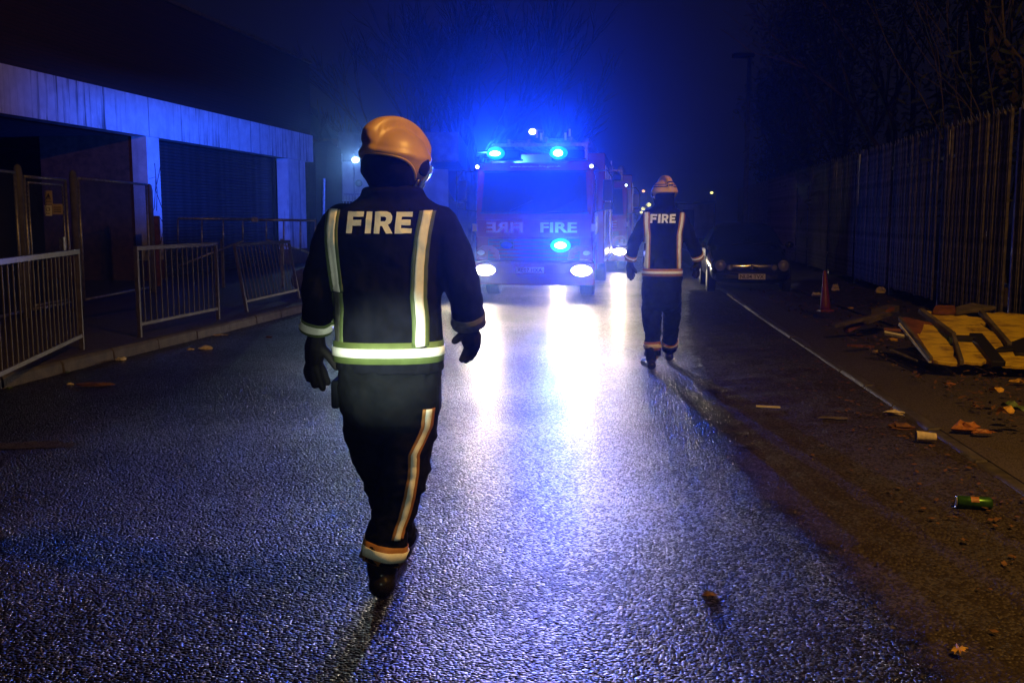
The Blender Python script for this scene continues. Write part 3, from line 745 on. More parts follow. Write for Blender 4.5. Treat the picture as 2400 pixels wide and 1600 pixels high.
# ------------------------------------------------------------------ fire engines
def wheel(parent, x, y, r=.44, wd=.26, s=1, front=True):
    w_ = obj('wheel', MB().disc((x, y, r), r, wd * s, 28, 'x'), 'rubber', parent, bev=.03)
    fx_ = x + (wd * s if abs(x + wd * s) > abs(x) else 0); sg = 1 if fx_ > 0 else -1
    obj('hub', MB().disc((fx_ - .06 * sg, y, r), r * .55, .065 * sg, 20, 'x'), 'galvd', w_)
    return w_
def fire_engine(label, loc, plate, lit_grille=True):
    t = thing('fire_engine', label, 'fire engine', loc, ENG_ROT, 'fire engines')
    W = 1.09
    cab = obj('cab', MB().poly([(-W, 0.10, .62), (-W, .02, 1.15), (-W, .05, 1.58), (-W, .22, 2.38), (-W, .42, 2.52), (-W, 2.6, 2.56), (-W, 2.6, .45), (-W, 1.85, .45), (-W, 1.78, .85), (-W, 1.5, 1.02), (-W, 1.2, 1.02), (-W, .9, .85), (-W, .82, .45), (-W, .1, .45)], (2 * W, 0, 0)), 'red', t, bev=.045)
    wsn = obj('windscreen', MB().add([(-.98, .035, 1.62), (.98, .035, 1.62), (.94, .20, 2.34), (-.94, .20, 2.34), (-.98, .055, 1.62), (.98, .055, 1.62), (.94, .22, 2.34), (-.94, .22, 2.34)],
        [(0, 1, 2, 3), (7, 6, 5, 4), (0, 4, 5, 1), (1, 5, 6, 2), (2, 6, 7, 3), (3, 7, 4, 0)]), 'winglass', t)
    for x in (-.45, .35): obj('wiper', MB().bar((x, .02, 1.64), (x + .42, .055, 1.83), .02, .015), 'hblack', wsn)
    pp = obj('paper_on_dashboard', MB().add([(-.05, .045, 1.635), (.28, .045, 1.635), (.2, .085, 1.80)], [(0, 1, 2)]), 'paper', wsn)
    obj('windscreen_seal', MB().bar((-1.0, .03, 1.60), (1.0, .03, 1.60), .03, .03).bar((-.96, .19, 2.36), (.96, .19, 2.36), .03, .03), 'hblack', t)
    # header board
    obj('header_board', MB().poly([(-.98, .20, 2.38), (-.98, .33, 2.53), (-.98, .40, 2.53), (-.98, .40, 2.38)], (1.96, 0, 0)), 'red', t)
    me = fit_text(text_mesh('www.london-fire.gov.uk', .1, .001), .94, .055); me.materials.append(M['letters'])
    put_text('lettering', me, 'letters', t, (0, .245, 2.45), (R(50), 0, 0))
    for s in (-1, 1):
        lb = obj('light_bar', MB().box(s * .6 - .33, s * .6 + .33, .35, .65, 2.575, 2.60), 'hblack', t)
        obj('beacon_lens', MB().box(s * .6 - (.3 if s > 0 else .08), s * .6 + .3, .37, .63, 2.602, 2.76), 'lensoff', lb, bev=.03)
    if lit_grille:
        obj('lit_beacon', MB().ball((-.72, .02, 2.68), (.10, .06, .045)), 'lensb', t, smooth=True)
        for cx_ in (-.72, .44): obj('beacon_halo', MB().ball((cx_, .12, 2.69), (.17, .09, .12), 18, 12), 'lensc', t, smooth=True)  # halo round each lit beacon built as a glowing ball
        obj('lamp_halo', MB().ball((.5, -.035, 1.01), (.19, .025, .13), 18, 12), 'lensc', t, smooth=True)
        obj('lit_beacon', MB().ball((.44, .02, 2.68), (.085, .06, .06)), 'lensb', t, smooth=True)
    obj('beacon_bracket', MB().bar((-.72, .03, 2.66), (-.72, .42, 2.59), .05, .03).bar((.44, .03, 2.66), (.44, .42, 2.59), .05, .03), 'hblack', t)
    for s in (-1, 1):
        ml = obj('marker_lamp', MB().ball((s * 1.05, .02, 2.44), .035, 10, 6), 'marker', t, smooth=True)
        obj('marker_bracket', MB().bar((s * 1.05, .05, 2.44), (s * 1.02, .3, 2.46), .03, .03), 'hblack', t)
    if lit_grille:
        rb = obj('beam_stop_top', MB().disc((-.93, .5, 2.735), .2, .012, 20, 'z'), 'hblack', t); obj('beam_stop_base', MB().disc((-.93, .5, 2.655), .22, .012, 20, 'z'), 'hblack', rb)  # added plates that hold the fascia beam to a flat band
    # front panel, lettering
    obj('front_panel', MB().box(-1.06, 1.06, -.012, .015, 1.15, 1.48), 'redd', t, bev=.01)
    for cx, mir in ((-.54, True), (.46, False)):
        me = fit_text(text_mesh('FIRE', .25, .008, .002, mirror=mir), .68, .19); me.materials.append(M['letters'])
        put_text('lettering', me, 'letters', t, (cx, -.017, 1.335))
    gr = obj('grille', MB().box(-.85, .85, .0, .05, .74, 1.12), 'hblack', t)
    for k in range(5): obj('grille_bar', MB().box(-.83, .83, -.014, .0, .77 + k * .07, .80 + k * .07), 'red', gr)
    for s in (-1, 1):
        gl = obj('grille_lamp', MB().box(s * .5 - .13, s * .5 + .13, -.05, -.016, .94, 1.08), 'hblack', t, bev=.012)
        if s > 0 and lit_grille: obj('lamp_lens', MB().ball((s * .5, -.062, 1.01), (.11, .03, .06)), 'lensb', gl, smooth=True)
        else: obj('lamp_lens', MB().ball((s * .5, -.052, 1.01), (.11, .02, .06)), 'lensoff', gl, smooth=True)
    # corner housings over the headlamps
    for s in (-1, 1):
        cr = obj('corner_housing', MB().poly([(s * .62, -.03, .74), (s * .66, -.03, .92), (s * .78, -.03, 1.0), (s * .95, -.02, 1.0), (s * 1.08, .05, .92), (s * 1.1, .1, .74)], (0, .08, 0)), 'redd', t, bev=.02)
        obj('indicator', MB().ball((s * .98, -.03, .87), (.07, .02, .045)), 'refl', cr, smooth=True)
    bp = obj('bumper', MB().poly([(-1.13, .12, .72), (-1.13, -.06, .70), (-1.13, -.09, .5), (-1.13, -.05, .27), (-1.13, .25, .27), (-1.13, .25, .72)], (2.26, 0, 0)), 'red', t, bev=.04)
    for s in (-1, 1):
        hl = obj('headlamp', MB().disc((s * .89, -.115, .55), .21, .03, 24, 'y', .115), 'chrome', t, bev=.005)
        obj('lamp_lens', MB().ball((s * .89, -.118, .55), (.19, .03, .10), 20, 10), 'lensh', hl, smooth=True)
    np_ = obj('number_plate', MB().box(-.32, .2, -.115, -.095, .50, .61), 'plate', t, bev=.004)
    if plate:
        me = fit_text(text_mesh(plate, .1, .0012, .001), .46, .075); me.materials.append(M['plateink'])
        put_text('lettering', me, 'plateink', np_, (-.06, -.1165, .555))
    obj('step', MB().box(-1.05, 1.05, .1, .6, .30, .36), 'hblack', t)
    # doors, mirrors
    for s in (-1, 1):
        dr = obj('cab_door', MB().box(s * 1.093 - .008, s * 1.093 + .008, .35, 1.25, 1.05, 2.3), 'red', t, bev=.01)
        obj('window', MB().poly([(s * 1.104, .42, 1.6), (s * 1.104, 1.2, 1.6), (s * 1.104, 1.2, 2.22), (s * 1.104, .55, 2.22)], (s * .004, 0, 0)), 'winglass', dr)
        obj('handle', MB().bar((s * 1.11, 1.1, 1.2), (s * 1.11, 1.1, 1.55), .02, .02), 'chrome', dr)
        obj('rear_cab_window', MB().box(s * 1.095 - .004, s * 1.095 + .004, 1.45, 2.4, 1.6, 2.25), 'winglass', t)
        ma = obj('mirror_arm', MB().tube([(s * 1.08, .2, 2.35), (s * 1.33, .08, 2.37), (s * 1.42, .05, 2.25), (s * 1.42, .05, 1.68), (s * 1.08, .18, 1.62)], .014, 6), 'hblack', t, smooth=True)
        obj('mirror', MB().box(s * 1.36 - .1, s * 1.36 + .1, .06, .12, 1.82, 2.2), 'hblack', ma, bev=.02)
        obj('wide_mirror', MB().box(s * 1.36 - .09, s * 1.36 + .09, .06, .12, 1.66, 1.79), 'hblack', ma, bev=.02)
        obj('side_reflector', MB().box(s * 1.1 - .04, s * 1.1 + .04, -.02, .01, 1.26, 1.40), 'yrefl' if s < 0 else 'refl', t)
        for y_ in (1.35, ):
            wheel(t, s * .80, y_, .44, .26, s)
        wheel(t, s * .86, 5.9, .44, .27, s)
        obj('side_lamp', MB().ball((s * 1.21, 2.75, 1.0), (.012, .04, .06)), 'refl', t, smooth=True)
    # body
    obj('body', MB().poly([(-1.2, 2.68, .55), (-1.2, 2.68, 2.85), (-1.2, 8.0, 2.85), (-1.2, 8.0, .55), (-1.2, 6.5, .55), (-1.2, 6.35, .98), (-1.2, 5.45, .98), (-1.2, 5.3, .55)], (2.4, 0, 0)), 'red', t, bev=.03)
    for s in (-1, 1):
        for a, b in ((2.8, 3.95), (4.05, 5.2), (6.6, 7.85)):
            lk = obj('locker_shutter', MB().box(s * 1.2 - .006, s * 1.2 + .012 * s, a, b, .7, 2.6), 'shutter2', t)
            for k in range(16): obj('slat', MB().box(s * 1.213 - .006, s * 1.213 + .006, a + .02, b - .02, .72 + k * .117, .80 + k * .117), 'shutter2', lk)
        obj('reflective_band', MB().box(s * 1.2, s * 1.228, 2.72, 7.96, .60, .68), 'silver', t)
        for y_ in (3.1, 4.4, 5.25, 6.6, 7.7): obj('side_lamp', MB().ball((s * 1.235, y_, .62 if y_ > 4 else .9), (.02, .05, .04)), 'refl', t, smooth=True)
    # ladder on top
    ld = obj('ladder', MB().bar((.15, .75, 2.98), (.15, 8.2, 3.05), .05, .09).bar((.62, .75, 2.98), (.62, 8.2, 3.05), .05, .09), 'galv', t)
    for k in range(16): obj('rung', MB().tube([(.17, .95 + k * .46, 3.0), (.60, .95 + k * .46, 3.0)], .016, 6), 'galv', ld)
    l2 = obj('ladder', MB().bar((-.62, 1.2, 2.98), (-.62, 8.0, 3.05), .05, .09).bar((-.22, 1.2, 2.98), (-.22, 8.0, 3.05), .05, .09), 'galv', t)
    for k in range(14): obj('rung', MB().tube([(-.6, 1.4 + k * .46, 3.0), (-.24, 1.4 + k * .46, 3.0)], .016, 6), 'galv', l2)
    obj('ladder_gantry', MB().bar((-.9, 1.0, 2.9), (.9, 1.0, 2.9), .06, .06).bar((-.9, 1, 2.6), (-.9, 1, 2.92), .05, .05).bar((.9, 1, 2.6), (.9, 1, 2.92), .05, .05), 'galv', t)
    for x, z in ((-.02, 3.08), (.06, 3.03), (.52, 3.03), (.60, 3.10)): obj('ladder_end', MB().box(x - .02, x + .02, .70, .74, z - .07, z + .07), 'silver', t)
    obj('roof_tube', MB().tube([(.86, 2.0, 3.0), (.86, 7.6, 3.0)], .1, 12), 'galv', t, smooth=True)
    return t
fire_engine('front fire engine with blue lamps and headlights on, plate AE07 HXA', ENG1, 'AE07 HXA')
fire_engine('second fire engine queued behind the first, one headlight showing', ENG2, None, False)

# ------------------------------------------------------------------ parked car
def car():
    loc = V((4.74, 19.75, 0)); t = thing('parked_car', 'small dark car parked half on the kerb, plate NL04 TVX', 'car', loc, ENG_ROT)
    st = [  # y, z bottom, z belt, z top, half width low, half width top
        (0.00, .30, .50, .58, .60, .50), (.06, .24, .58, .68, .72, .60), (.22, .20, .64, .76, .79, .66), (.60, .20, .72, .85, .82, .68), (1.0, .20, .80, .91, .83, .66),
        (1.12, .20, .84, .97, .83, .62), (1.45, .20, .88, 1.19, .83, .60), (1.80, .20, .89, 1.37, .83, .57), (2.3, .20, .90, 1.42, .83, .57), (2.9, .20, .91, 1.39, .83, .56), (3.4, .22, .90, 1.20, .81, .54), (3.66, .26, .82, .93, .74, .52), (3.74, .32, .6, .7, .66, .5)]
    mb = MB(); n = 14
    for y, zb, zm, zt, wl, wt in st:
        half = [(0, zb), (wl * .85, zb), (wl * .98, zb + .1), (wl, (zb + zm) / 2), (wl * .96, zm), (wt, zt - .05), (wt * .85, zt)]
        ring = half + [(0, zt + .02)] + [(-a, b) for a, b in half[:0:-1]]
        for a, b in ring: mb.v.append(V((a, y, b)))
    n = 14
    for i in range(len(st) - 1):
        for k in range(n):
            a = i * n + k; b = i * n + (k + 1) % n; mb.f.append((a, b, b + n, a + n))
    mb.f.append(tuple(range(n))); mb.f.append(tuple((len(st) - 1) * n + k for k in range(n)))
    bo = obj('body', mb, 'carpaint', t, smooth=True); s = bo.modifiers.new('s', 'SUBSURF'); s.levels = s.render_levels = 2
    obj('windscreen', MB().add([(-.66, 1.08, .955), (.66, 1.08, .955), (.53, 1.74, 1.345), (-.53, 1.74, 1.345), (-.66, 1.1, .93), (.66, 1.1, .93), (.53, 1.76, 1.33), (-.53, 1.76, 1.33)],
        [(0, 1, 2, 3), (7, 6, 5, 4), (0, 4, 5, 1), (1, 5, 6, 2), (2, 6, 7, 3), (3, 7, 4, 0)]), 'winglass', t)
    for s in (-1, 1):
        obj('side_window', MB().add([(s * .80, 1.45, .93), (s * .80, 3.0, .95), (s * .595, 2.85, 1.32), (s * .60, 1.85, 1.30), (s * .78, 1.45, .93), (s * .78, 3.0, .95), (s * .575, 2.85, 1.32), (s * .58, 1.85, 1.30)],
            [(0, 1, 2, 3), (7, 6, 5, 4), (0, 4, 5, 1), (1, 5, 6, 2), (2, 6, 7, 3), (3, 7, 4, 0)]), 'winglass', t)
        hl = obj('headlight', MB().ball((s * .61, .035, .57), (.105, .05, .105), 18, 10), 'lampglass', t, smooth=True)
        obj('bezel', MB().tube([(s * .61 + cos(a * pi / 10) * .108, .035, .57 + sin(a * pi / 10) * .108) for a in range(21)], .008, 5, False), 'chrome', hl, smooth=True)
        obj('fog_lamp', MB().ball((s * .43, -.005, .535), (.06, .03, .06), 14, 8), 'lampglass', t, smooth=True)
        obj('door', MB().box(s * .822, s * .826, 1.35, 2.5, .35, .86), 'carpaint', t)
        obj('door_handle', MB().bar((s * .835, 2.2, .78), (s * .835, 2.35, .78), .02, .03), 'chrome', t)
        dm = obj('door_mirror', MB().ball((s * .90, 1.35, .95), (.09, .05, .07)), 'carpaint', t, smooth=True); obj('mirror_glass', MB().disc((s * .90, 1.405, .95), .06, .004, 14), 'chrome', dm)
        for y_ in (.72, 3.05):
            w_ = obj('wheel', MB().disc((s * .66, y_, .29), .29, .17 * s, 26, 'x'), 'rubber', t, bev=.02); obj('hub_cap', MB().disc((s * .815, y_, .29), .18, .02 * s, 18, 'x'), 'galv', w_)
    gr = obj('grille', MB().ball((0, .0, .52), (.13, .05, .05), 16, 8), 'hblack', t, smooth=True)
    obj('badge', MB().tube([(cos(a * pi / 8) * .04, -.055, .545 + sin(a * pi / 8) * .04) for a in range(17)], .007, 5, False).bar((-.03, -.055, .545), (.03, -.055, .545), .01, .014).bar((0, -.055, .5), (0, -.055, .61), .01, .014, up=(1, 0, 0)), 'chrome', t)
    np_ = obj('number_plate', MB().box(-.26, .26, -.05, -.03, .305, .415), 'plate', t, bev=.004)
    me = fit_text(text_mesh('NL04 TVX', .1, .0012, .001), .46, .075); me.materials.append(M['plateink'])
    put_text('lettering', me, 'plateink', np_, (0, -.0515, .36))
    obj('bumper', MB().poly([(-.70, .06, .42), (-.5, -.03, .42), (.5, -.03, .42), (.70, .06, .42), (.74, .2, .42), (-.74, .2, .42)], (0, 0, -.12)), 'carpaint', t, bev=.02)
    for x in (-.3, .12): obj('wiper', MB().bar((x, 1.07, .965), (x + .38, 1.15, 1.01), .014, .01), 'hblack', t)
car()

# ------------------------------------------------------------------ people
def remesh(mb, voxel, wrinkle=0, wsc=9, smooth=3, seed=0, aniso=(1, 1, 1)):
    me = mb.mesh('tmp'); o = bpy.data.objects.new('tmp', me); C.objects.link(o)
    m = o.modifiers.new('r', 'REMESH'); m.mode = 'VOXEL'; m.voxel_size = voxel; m.adaptivity = 0
    s = o.modifiers.new('s', 'SMOOTH'); s.factor = .5; s.iterations = smooth
    dg = bpy.context.evaluated_depsgraph_get(); dg.update()
    out = bpy.data.meshes.new_from_object(o.evaluated_get(dg)); bpy.data.objects.remove(o); bpy.data.meshes.remove(me)
    if wrinkle:
        out.update()
        ns_ = [v.normal.copy() for v in out.vertices]
        for v, n in zip(out.vertices, ns_):
            p = v.co; q = V((p.x * aniso[0], p.y * aniso[1], p.z * aniso[2]))
            a = 1 - abs(noise.noise(q * wsc + V((seed, 0, 0)))) * 2.2
            a2 = noise.noise(q * wsc * .45 + V((0, seed, 3)))
            a3 = 1 - abs(noise.noise(q * wsc * 2.7 + V((seed, 7, 2)))) * 2.4
            v.co = p + n * wrinkle * (.7 * a + a2 - .55 + .38 * a3)
    out.materials.clear(); shade(out); return out
def solid(me_o, t=.002):
    m = me_o.modifiers.new('solid', 'SOLIDIFY'); m.thickness = t; m.offset = 0

LETTERS = {  # simple heavy strokes on a 1 x 1 box per letter: outer contours (and holes)
    'F': ([(0, 0), (.32, 0), (.32, .36), (.82, .36), (.82, .62), (.32, .62), (.32, .76), (.92, .76), (.92, 1), (0, 1)], None, .92),
    'I': ([(0, 0), (.34, 0), (.34, 1), (0, 1)], None, .36),
    'R': ([(0, 0), (.31, 0), (.31, .34), (.42, .34), (.68, 0), (1.04, 0), (.74, .40), (.88, .48), (.95, .62), (.94, .80), (.84, .93), (.62, 1), (0, 1)],
          [(.31, .56), (.31, .78), (.52, .78), (.61, .74), (.62, .63), (.55, .56)], 1.0),
    'E': ([(0, 0), (.94, 0), (.94, .24), (.32, .24), (.32, .39), (.84, .39), (.84, .62), (.32, .62), (.32, .76), (.92, .76), (.92, 1), (0, 1)], None, .94),
}
def letters_mesh(word, x0, x1, z0, z1, slant=.1, cast=None):
    wtot = sum(LETTERS[c][2] for c in word) + .16 * (len(word) - 1); sx = (x1 - x0) / wtot; out = []; cur = 0
    for c in word:
        outer, hole, adv = LETTERS[c]
        cv = bpy.data.curves.new('l', 'CURVE'); cv.dimensions = '2D'; cv.fill_mode = 'BOTH'
        for pts in (outer, hole):
            if not pts: continue
            sp = cv.splines.new('POLY'); sp.points.add(len(pts) - 1); sp.use_cyclic_u = True
            for i, (a, b) in enumerate(pts): sp.points[i].co = (x0 + (cur + a) * sx + slant * b * (z1 - z0), z0 + b * (z1 - z0), 0, 1)
        o = bpy.data.objects.new('l', cv); C.objects.link(o); dg = bpy.context.evaluated_depsgraph_get(); dg.update()
        me = bpy.data.meshes.new_from_object(o.evaluated_get(dg)); bpy.data.objects.remove(o); bpy.data.curves.remove(cv)
        bm = bmesh.new(); bm.from_mesh(me)
        bmesh.ops.remove_doubles(bm, verts=bm.verts, dist=1e-5)
        for _ in range(3): bmesh.ops.subdivide_edges(bm, edges=[e for e in bm.edges if e.calc_length() > .012], cuts=1, use_grid_fill=False); bmesh.ops.triangulate(bm, faces=bm.faces)
        for v in bm.verts: v.co = cast(v.co.x, v.co.y)
        bmesh.ops.recalc_face_normals(bm, faces=bm.faces); bm.to_mesh(me); bm.free(); out.append(me); cur += adv + .16
    return out

def helmet(parent, c, yaw, tilt, roll, stripes, s=1.0):
    """shell origin at c (local to parent), front is +y"""
    h = bpy.data.objects.new('helmet', None)
    A, B, Cc = .118, .144, .114
    def shell(az, el, grow=0):
        """az from +y (front) clockwise, el from horizontal"""
        x, y, z = sin(az) * cos(el), cos(az) * cos(el), sin(el)
        crest = .050 * math.exp(-(x / .22) ** 6) * max(0, min(1, (z + .12) * 1.6)) * (1.0 if y > -.96 else .8)
        brow = .007 * math.exp(-((el - (.02 + .20 * max(0, cos(az)) ** 1)) / .09) ** 2)
        r = 1 + (crest / .14)
        k = (1 + grow)
        p = V((x * A * k, y * B * k, z * Cc * k)) * r
        n = V((x, y, z)); p += n * brow
        return p
    def rim(az):   # elevation of the lower edge: highest at the nape, dips over the ears, brow at the front
        s_ = abs(sin(az)); c_ = cos(az)
        return -.10 - .62 * math.exp(-((abs(az) - 1.15) / .55) ** 2) - .03 * c_
    na, ne = 72, 34; mb = MB()
    for i in range(na):
        az = -pi + 2 * pi * i / na; r0 = rim(az)
        for k in range(ne + 1): mb.v.append(shell(az, r0 + (pi / 2 - r0) * k / ne * .999))
    for i in range(na):
        for k in range(ne):
            a = i * (ne + 1) + k; b = ((i + 1) % na) * (ne + 1) + k; mb.f.append((a, b, b + 1, a + 1))
    me = mb.mesh('helmet'); me.materials.append(M['helmet2' if stripes else 'helmet']); shade(me)
    bm = bmesh.new(); bm.from_mesh(me); bmesh.ops.remove_doubles(bm, verts=bm.verts, dist=.0004); bm.to_mesh(me); bm.free()
    o = bpy.data.objects.new('helmet', me); C.objects.link(o); o.parent = parent; o.location = c
    o.rotation_euler = (tilt, roll, yaw); solid(o, .005)
    bpy.data.objects.remove(h)
    # rim trim
    obj('rim_trim', MB().tube([shell(-pi + 2 * pi * i / 72, rim(-pi + 2 * pi * i / 72)) for i in range(73)], .006, 6, False), 'helmet', o, smooth=True)
    for sg in (-1, 1):
        p = shell(sg * 1.25, -.18); obj('ear_knob', MB().ball(p, (.012, .034, .038), 14, 8), 'hblack', o, smooth=True)
        q = shell(sg * 1.2, -.62)
        obj('chin_strap', MB().tube([q, q + V((-sg * .01, .0, -.035)), q + V((-sg * .03, .02, -.075))], [.014, .017, .012], 8), 'hblack', o, smooth=True)
    # visor pulled down over the face
    vm = MB(); nn = 16
    for i in range(nn + 1):
        az = -1.15 + 2.3 * i / nn
        for k in range(5):
            e = -.08 - .62 * k / 4; p = shell(az, e, .07); vm.v.append(V((p.x, p.y + .012, p.z if k < 4 else p.z - .02)))
    for i in range(nn):
        for k in range(4): a = i * 5 + k; vm.f.append((a, a + 5, a + 6, a + 1))
    vo = obj('visor', vm, 'visor', o, smooth=True); solid(vo, .003)
    if stripes:
        for dz in (.34, .54):
            sm_ = MB(); n2 = 60
            for i in range(n2 + 1):
                az = -pi + 2 * pi * i / n2
                for e in (dz, dz + .10):
                    sm_.v.append(shell(az, e) * 1.035)
            for i in range(n2): a = i * 2; sm_.f.append((a, a + 2, a + 3, a + 1))
            so = obj('stripe', sm_, 'hblack', o, smooth=True)
    return o

def person(label, cfg):
    Yc = cfg['Y']; base = V(cfg['base']); t = thing('person', label, 'person', base)
    pt = lambda q: P(q[0], q[1], q[2] if len(q) > 2 else Yc)
    k = cfg.get('k', 1)
    # inner body: one continuous figure
    bodyb = MB()
    def limb(mb, pts, n=14, flat=1.0, seg=5, endball=True):
        ps = [pt(p[0]) if not isinstance(p[0], V) else p[0] for p in pts]; rs = [p[1] for p in pts]
        P2, R2 = [], []
        for i in range(len(ps) - 1):
            for j in range(seg): u = j / seg; P2.append(ps[i].lerp(ps[i + 1], u)); R2.append(rs[i] + (rs[i + 1] - rs[i]) * u)
        P2.append(ps[-1]); R2.append(rs[-1])
        for _ in range(2):
            P3 = P2[:]
            for i in range(1, len(P2) - 1): P3[i] = (P2[i - 1] + P2[i] * 2 + P2[i + 1]) / 4
            P2 = P3
        mb.tube(P2, R2, n, True, flat); mb.ball(P2[0], R2[0] * .98); endball and mb.ball(P2[-1], R2[-1] * .96)
    def rings(mb, rows, extra=0):
        L_ = []
        for py, xl, xr, dp, *yy_ in rows:
            y = Yc + (yy_[0] if yy_ else 0); a, b = P(xl, py, y), P(xr, py, y)
            L_.append(((a + b) / 2, (b.x - a.x) / 2 + extra, dp + extra))
        mb.loft(L_)
    # body under the clothes
    rings(bodyb, cfg['torso'], -.022)
    hc = pt(cfg['head']); bodyb.ball(hc, (.078, .098, .115), 18, 14); bodyb.ball(hc + V((0, .0, -.09)), (.06, .06, .07))
    # nose, chin and ears in the direction the head faces
    fd = V((-sin(cfg['yaw']), cos(cfg['yaw']), 0)); sd = V((fd.y, -fd.x, 0))
    bodyb.ball(hc + fd * .10 + V((0, 0, -.02)), (.014, .014, .022)); bodyb.ball(hc + fd * .06 + V((0, 0, -.095)), (.035, .035, .03))
    for s in (-1, 1): bodyb.ball(hc + sd * s * .08, (.014, .02, .032))
    limb(bodyb, [(cfg['head'], .062), (cfg['neck'], .065)])
    for side in ('L', 'R'):
        limb(bodyb, [(q, r - .018) for q, r in cfg['arm' + side]]); limb(bodyb, [(q, r - .02) for q, r in cfg['leg' + side]])
    bm_ = remesh(bodyb, .012, smooth=2); bm_.transform(Matrix.Translation(-base))
    bm_.materials.append(M['skin']); o = bpy.data.objects.new('body', bm_); C.objects.link(o); o.parent = t
    # tunic
    mb = MB(); rings(mb, cfg['torso'])
    for side in ('L', 'R'): limb(mb, cfg['arm' + side], 18, endball=False)
    col = cfg['collar']; mb.loft([(P((a + b) / 2, py, Yc), (P(b, py, Yc).x - P(a, py, Yc).x) / 2, dp) for py, a, b, dp in col])
    jm = remesh(mb, .009, .011, 7, 3, cfg['seed'], (1, 1, .8)); bvh = BVHTree.FromPolygons([v.co for v in jm.vertices], [p.vertices for p in jm.polygons])
    jw = jm.copy(); jm.transform(Matrix.Translation(-base)); jm.materials.append(M['navy'])
    o = bpy.data.objects.new('tunic', jm); C.objects.link(o); o.parent = t; tun = o
    # trousers
    mb = MB(); rings(mb, cfg['hips'])
    for side in ('L', 'R'): limb(mb, cfg['leg' + side], 18, endball=False)
    tm = remesh(mb, .009, .015, 6.5, 3, cfg['seed'] + 5, (1, 1, 1.2)); bvt = BVHTree.FromPolygons([v.co for v in tm.vertices], [p.vertices for p in tm.polygons])
    tm.transform(Matrix.Translation(-base)); tm.materials.append(M['navy2']); o = bpy.data.objects.new('trousers', tm); C.objects.link(o); o.parent = t; tro = o
    for nm, key in (('glove', 'handL'), ('glove', 'handR')):
        mb = MB()
        for ch in cfg[key]: limb(mb, ch, 10, seg=3)
        gm = remesh(mb, .0055, .001, 20, 1); gm.transform(Matrix.Translation(-base)); gm.materials.append(M['glove']); o = bpy.data.objects.new(nm, gm); C.objects.link(o); o.parent = t
    for key in ('footL', 'footR'):
        mb = MB()
        for ch in cfg[key]: limb(mb, ch, 12, seg=3)
        gm = remesh(mb, .007, 0, 20, 2)
        for v in gm.vertices: v.co.z = max(v.co.z, cfg.get('lift' + key[-1], 0) + .004)
        gm.transform(Matrix.Translation(-base)); gm.materials.append(M['boot']); o = bpy.data.objects.new('boot', gm); C.objects.link(o); o.parent = t
    # strips: cast from behind onto a surface
    def cast(tree, x, z, off, y0=None):
        hit = tree.ray_cast(V((x, Yc - 1.2, z)), V((0, 1, 0)))
        if hit[0] is None: hit = tree.find_nearest(V((x, Yc - .1, z)))
        return hit[0] + (hit[1] if hit[1].y < 0 else -hit[1]) * off - base
    def back_strip(name, tree, pts, wd, m, off, parent, n=40, mm=4):
        vs = []
        for i in range(n + 1):
            u = i / n * (len(pts) - 1); k_ = min(int(u), len(pts) - 2); f = u - k_
            q = [pts[k_][j] + (pts[k_ + 1][j] - pts[k_][j]) * f for j in (0, 1)]
            for j in range(mm + 1):
                w0 = wd * (pts[k_][2] if len(pts[k_]) > 2 else 1)
                p = P(q[0] + (j / mm - .5) * w0, q[1], Yc); vs.append(cast(tree, p.x, p.z, off))
        mb = MB(); mb.v = vs
        for i in range(n):
            for j in range(mm): a = i * (mm + 1) + j; mb.f.append((a, a + 1, a + mm + 2, a + mm + 1))
        o = obj(name, mb, m, parent, smooth=True); solid(o, .002); return o
    def wrap(name, tree, cfun, z0, z1, m, off, parent, n=64, rmax=.6, tilt=(0, 0)):
        mb = MB(); rows = 3
        for i in range(n):
            a = 2 * pi * i / n
            for r_ in range(rows):
                z = z0 + (z1 - z0) * r_ / (rows - 1); c_ = cfun(z); d = V((cos(a), sin(a), 0))
                zz = z + tilt[0] * cos(a) + tilt[1] * sin(a)
                org = V((c_.x, c_.y, zz)) + d * rmax; hit = tree.ray_cast(org, -d)
                p = hit[0] if hit[0] is not None else V((c_.x, c_.y, zz)) + d * .05
                mb.v.append(p + d * off - base)
        for i in range(n):
            for r_ in range(rows - 1):
                a = i * rows + r_; b = ((i + 1) % n) * rows + r_; mb.f.append((a, b, b + 1, a + 1))
        o = obj(name, mb, m, parent, smooth=True); solid(o, .002); return o
    border = cfg['border']
    for pts, wd_, wi in cfg['strips']:
        bk = back_strip('tape_border', bvh, pts, wd_, border, .004, tun); back_strip('reflective_strip', bvh, pts, wi if wi else 15, 'silver' if wi else 'shadetape', .0065, tun)
    # waist band only round the torso: use a torso-only tree
    mb = MB(); rings(mb, cfg['torso']); wm = mb.mesh('w'); trm = remesh(mb, .01, .004, 8, 4, cfg['seed'], (1, 1, .8))
    tb = BVHTree.FromPolygons([v.co for v in trm.vertices], [p.vertices for p in trm.polygons])
    b0, b1, b2, b3 = cfg['belt']; cx = P(cfg['beltx'], b0, Yc).x
    zc = lambda py: P(1200, py, Yc - .13).z
    cf = lambda z: V((cx, Yc, z))
    wrap('belt_border', tb, cf, zc(b3), zc(b0), border, .007, tun); wrap('reflective_belt', tb, cf, zc(b2), zc(b1), 'silver', .0105, tun)
    bpy.data.meshes.remove(wm)
    x0, x1, y0, y1 = cfg['word']
    a = P(x0, y1, Yc - .12); b = P(x1, y0, Yc - .12); sc_ = Yc / (Yc - .12)
    lt = letters_mesh('FIRE', P(x0, y1, Yc).x, P(x1, y1, Yc).x, P(x0, y1, Yc - .13).z, P(x0, y0, Yc - .13).z, .08, lambda x, z: cast(bvh, x * (Yc - .13) / Yc, z, .006))
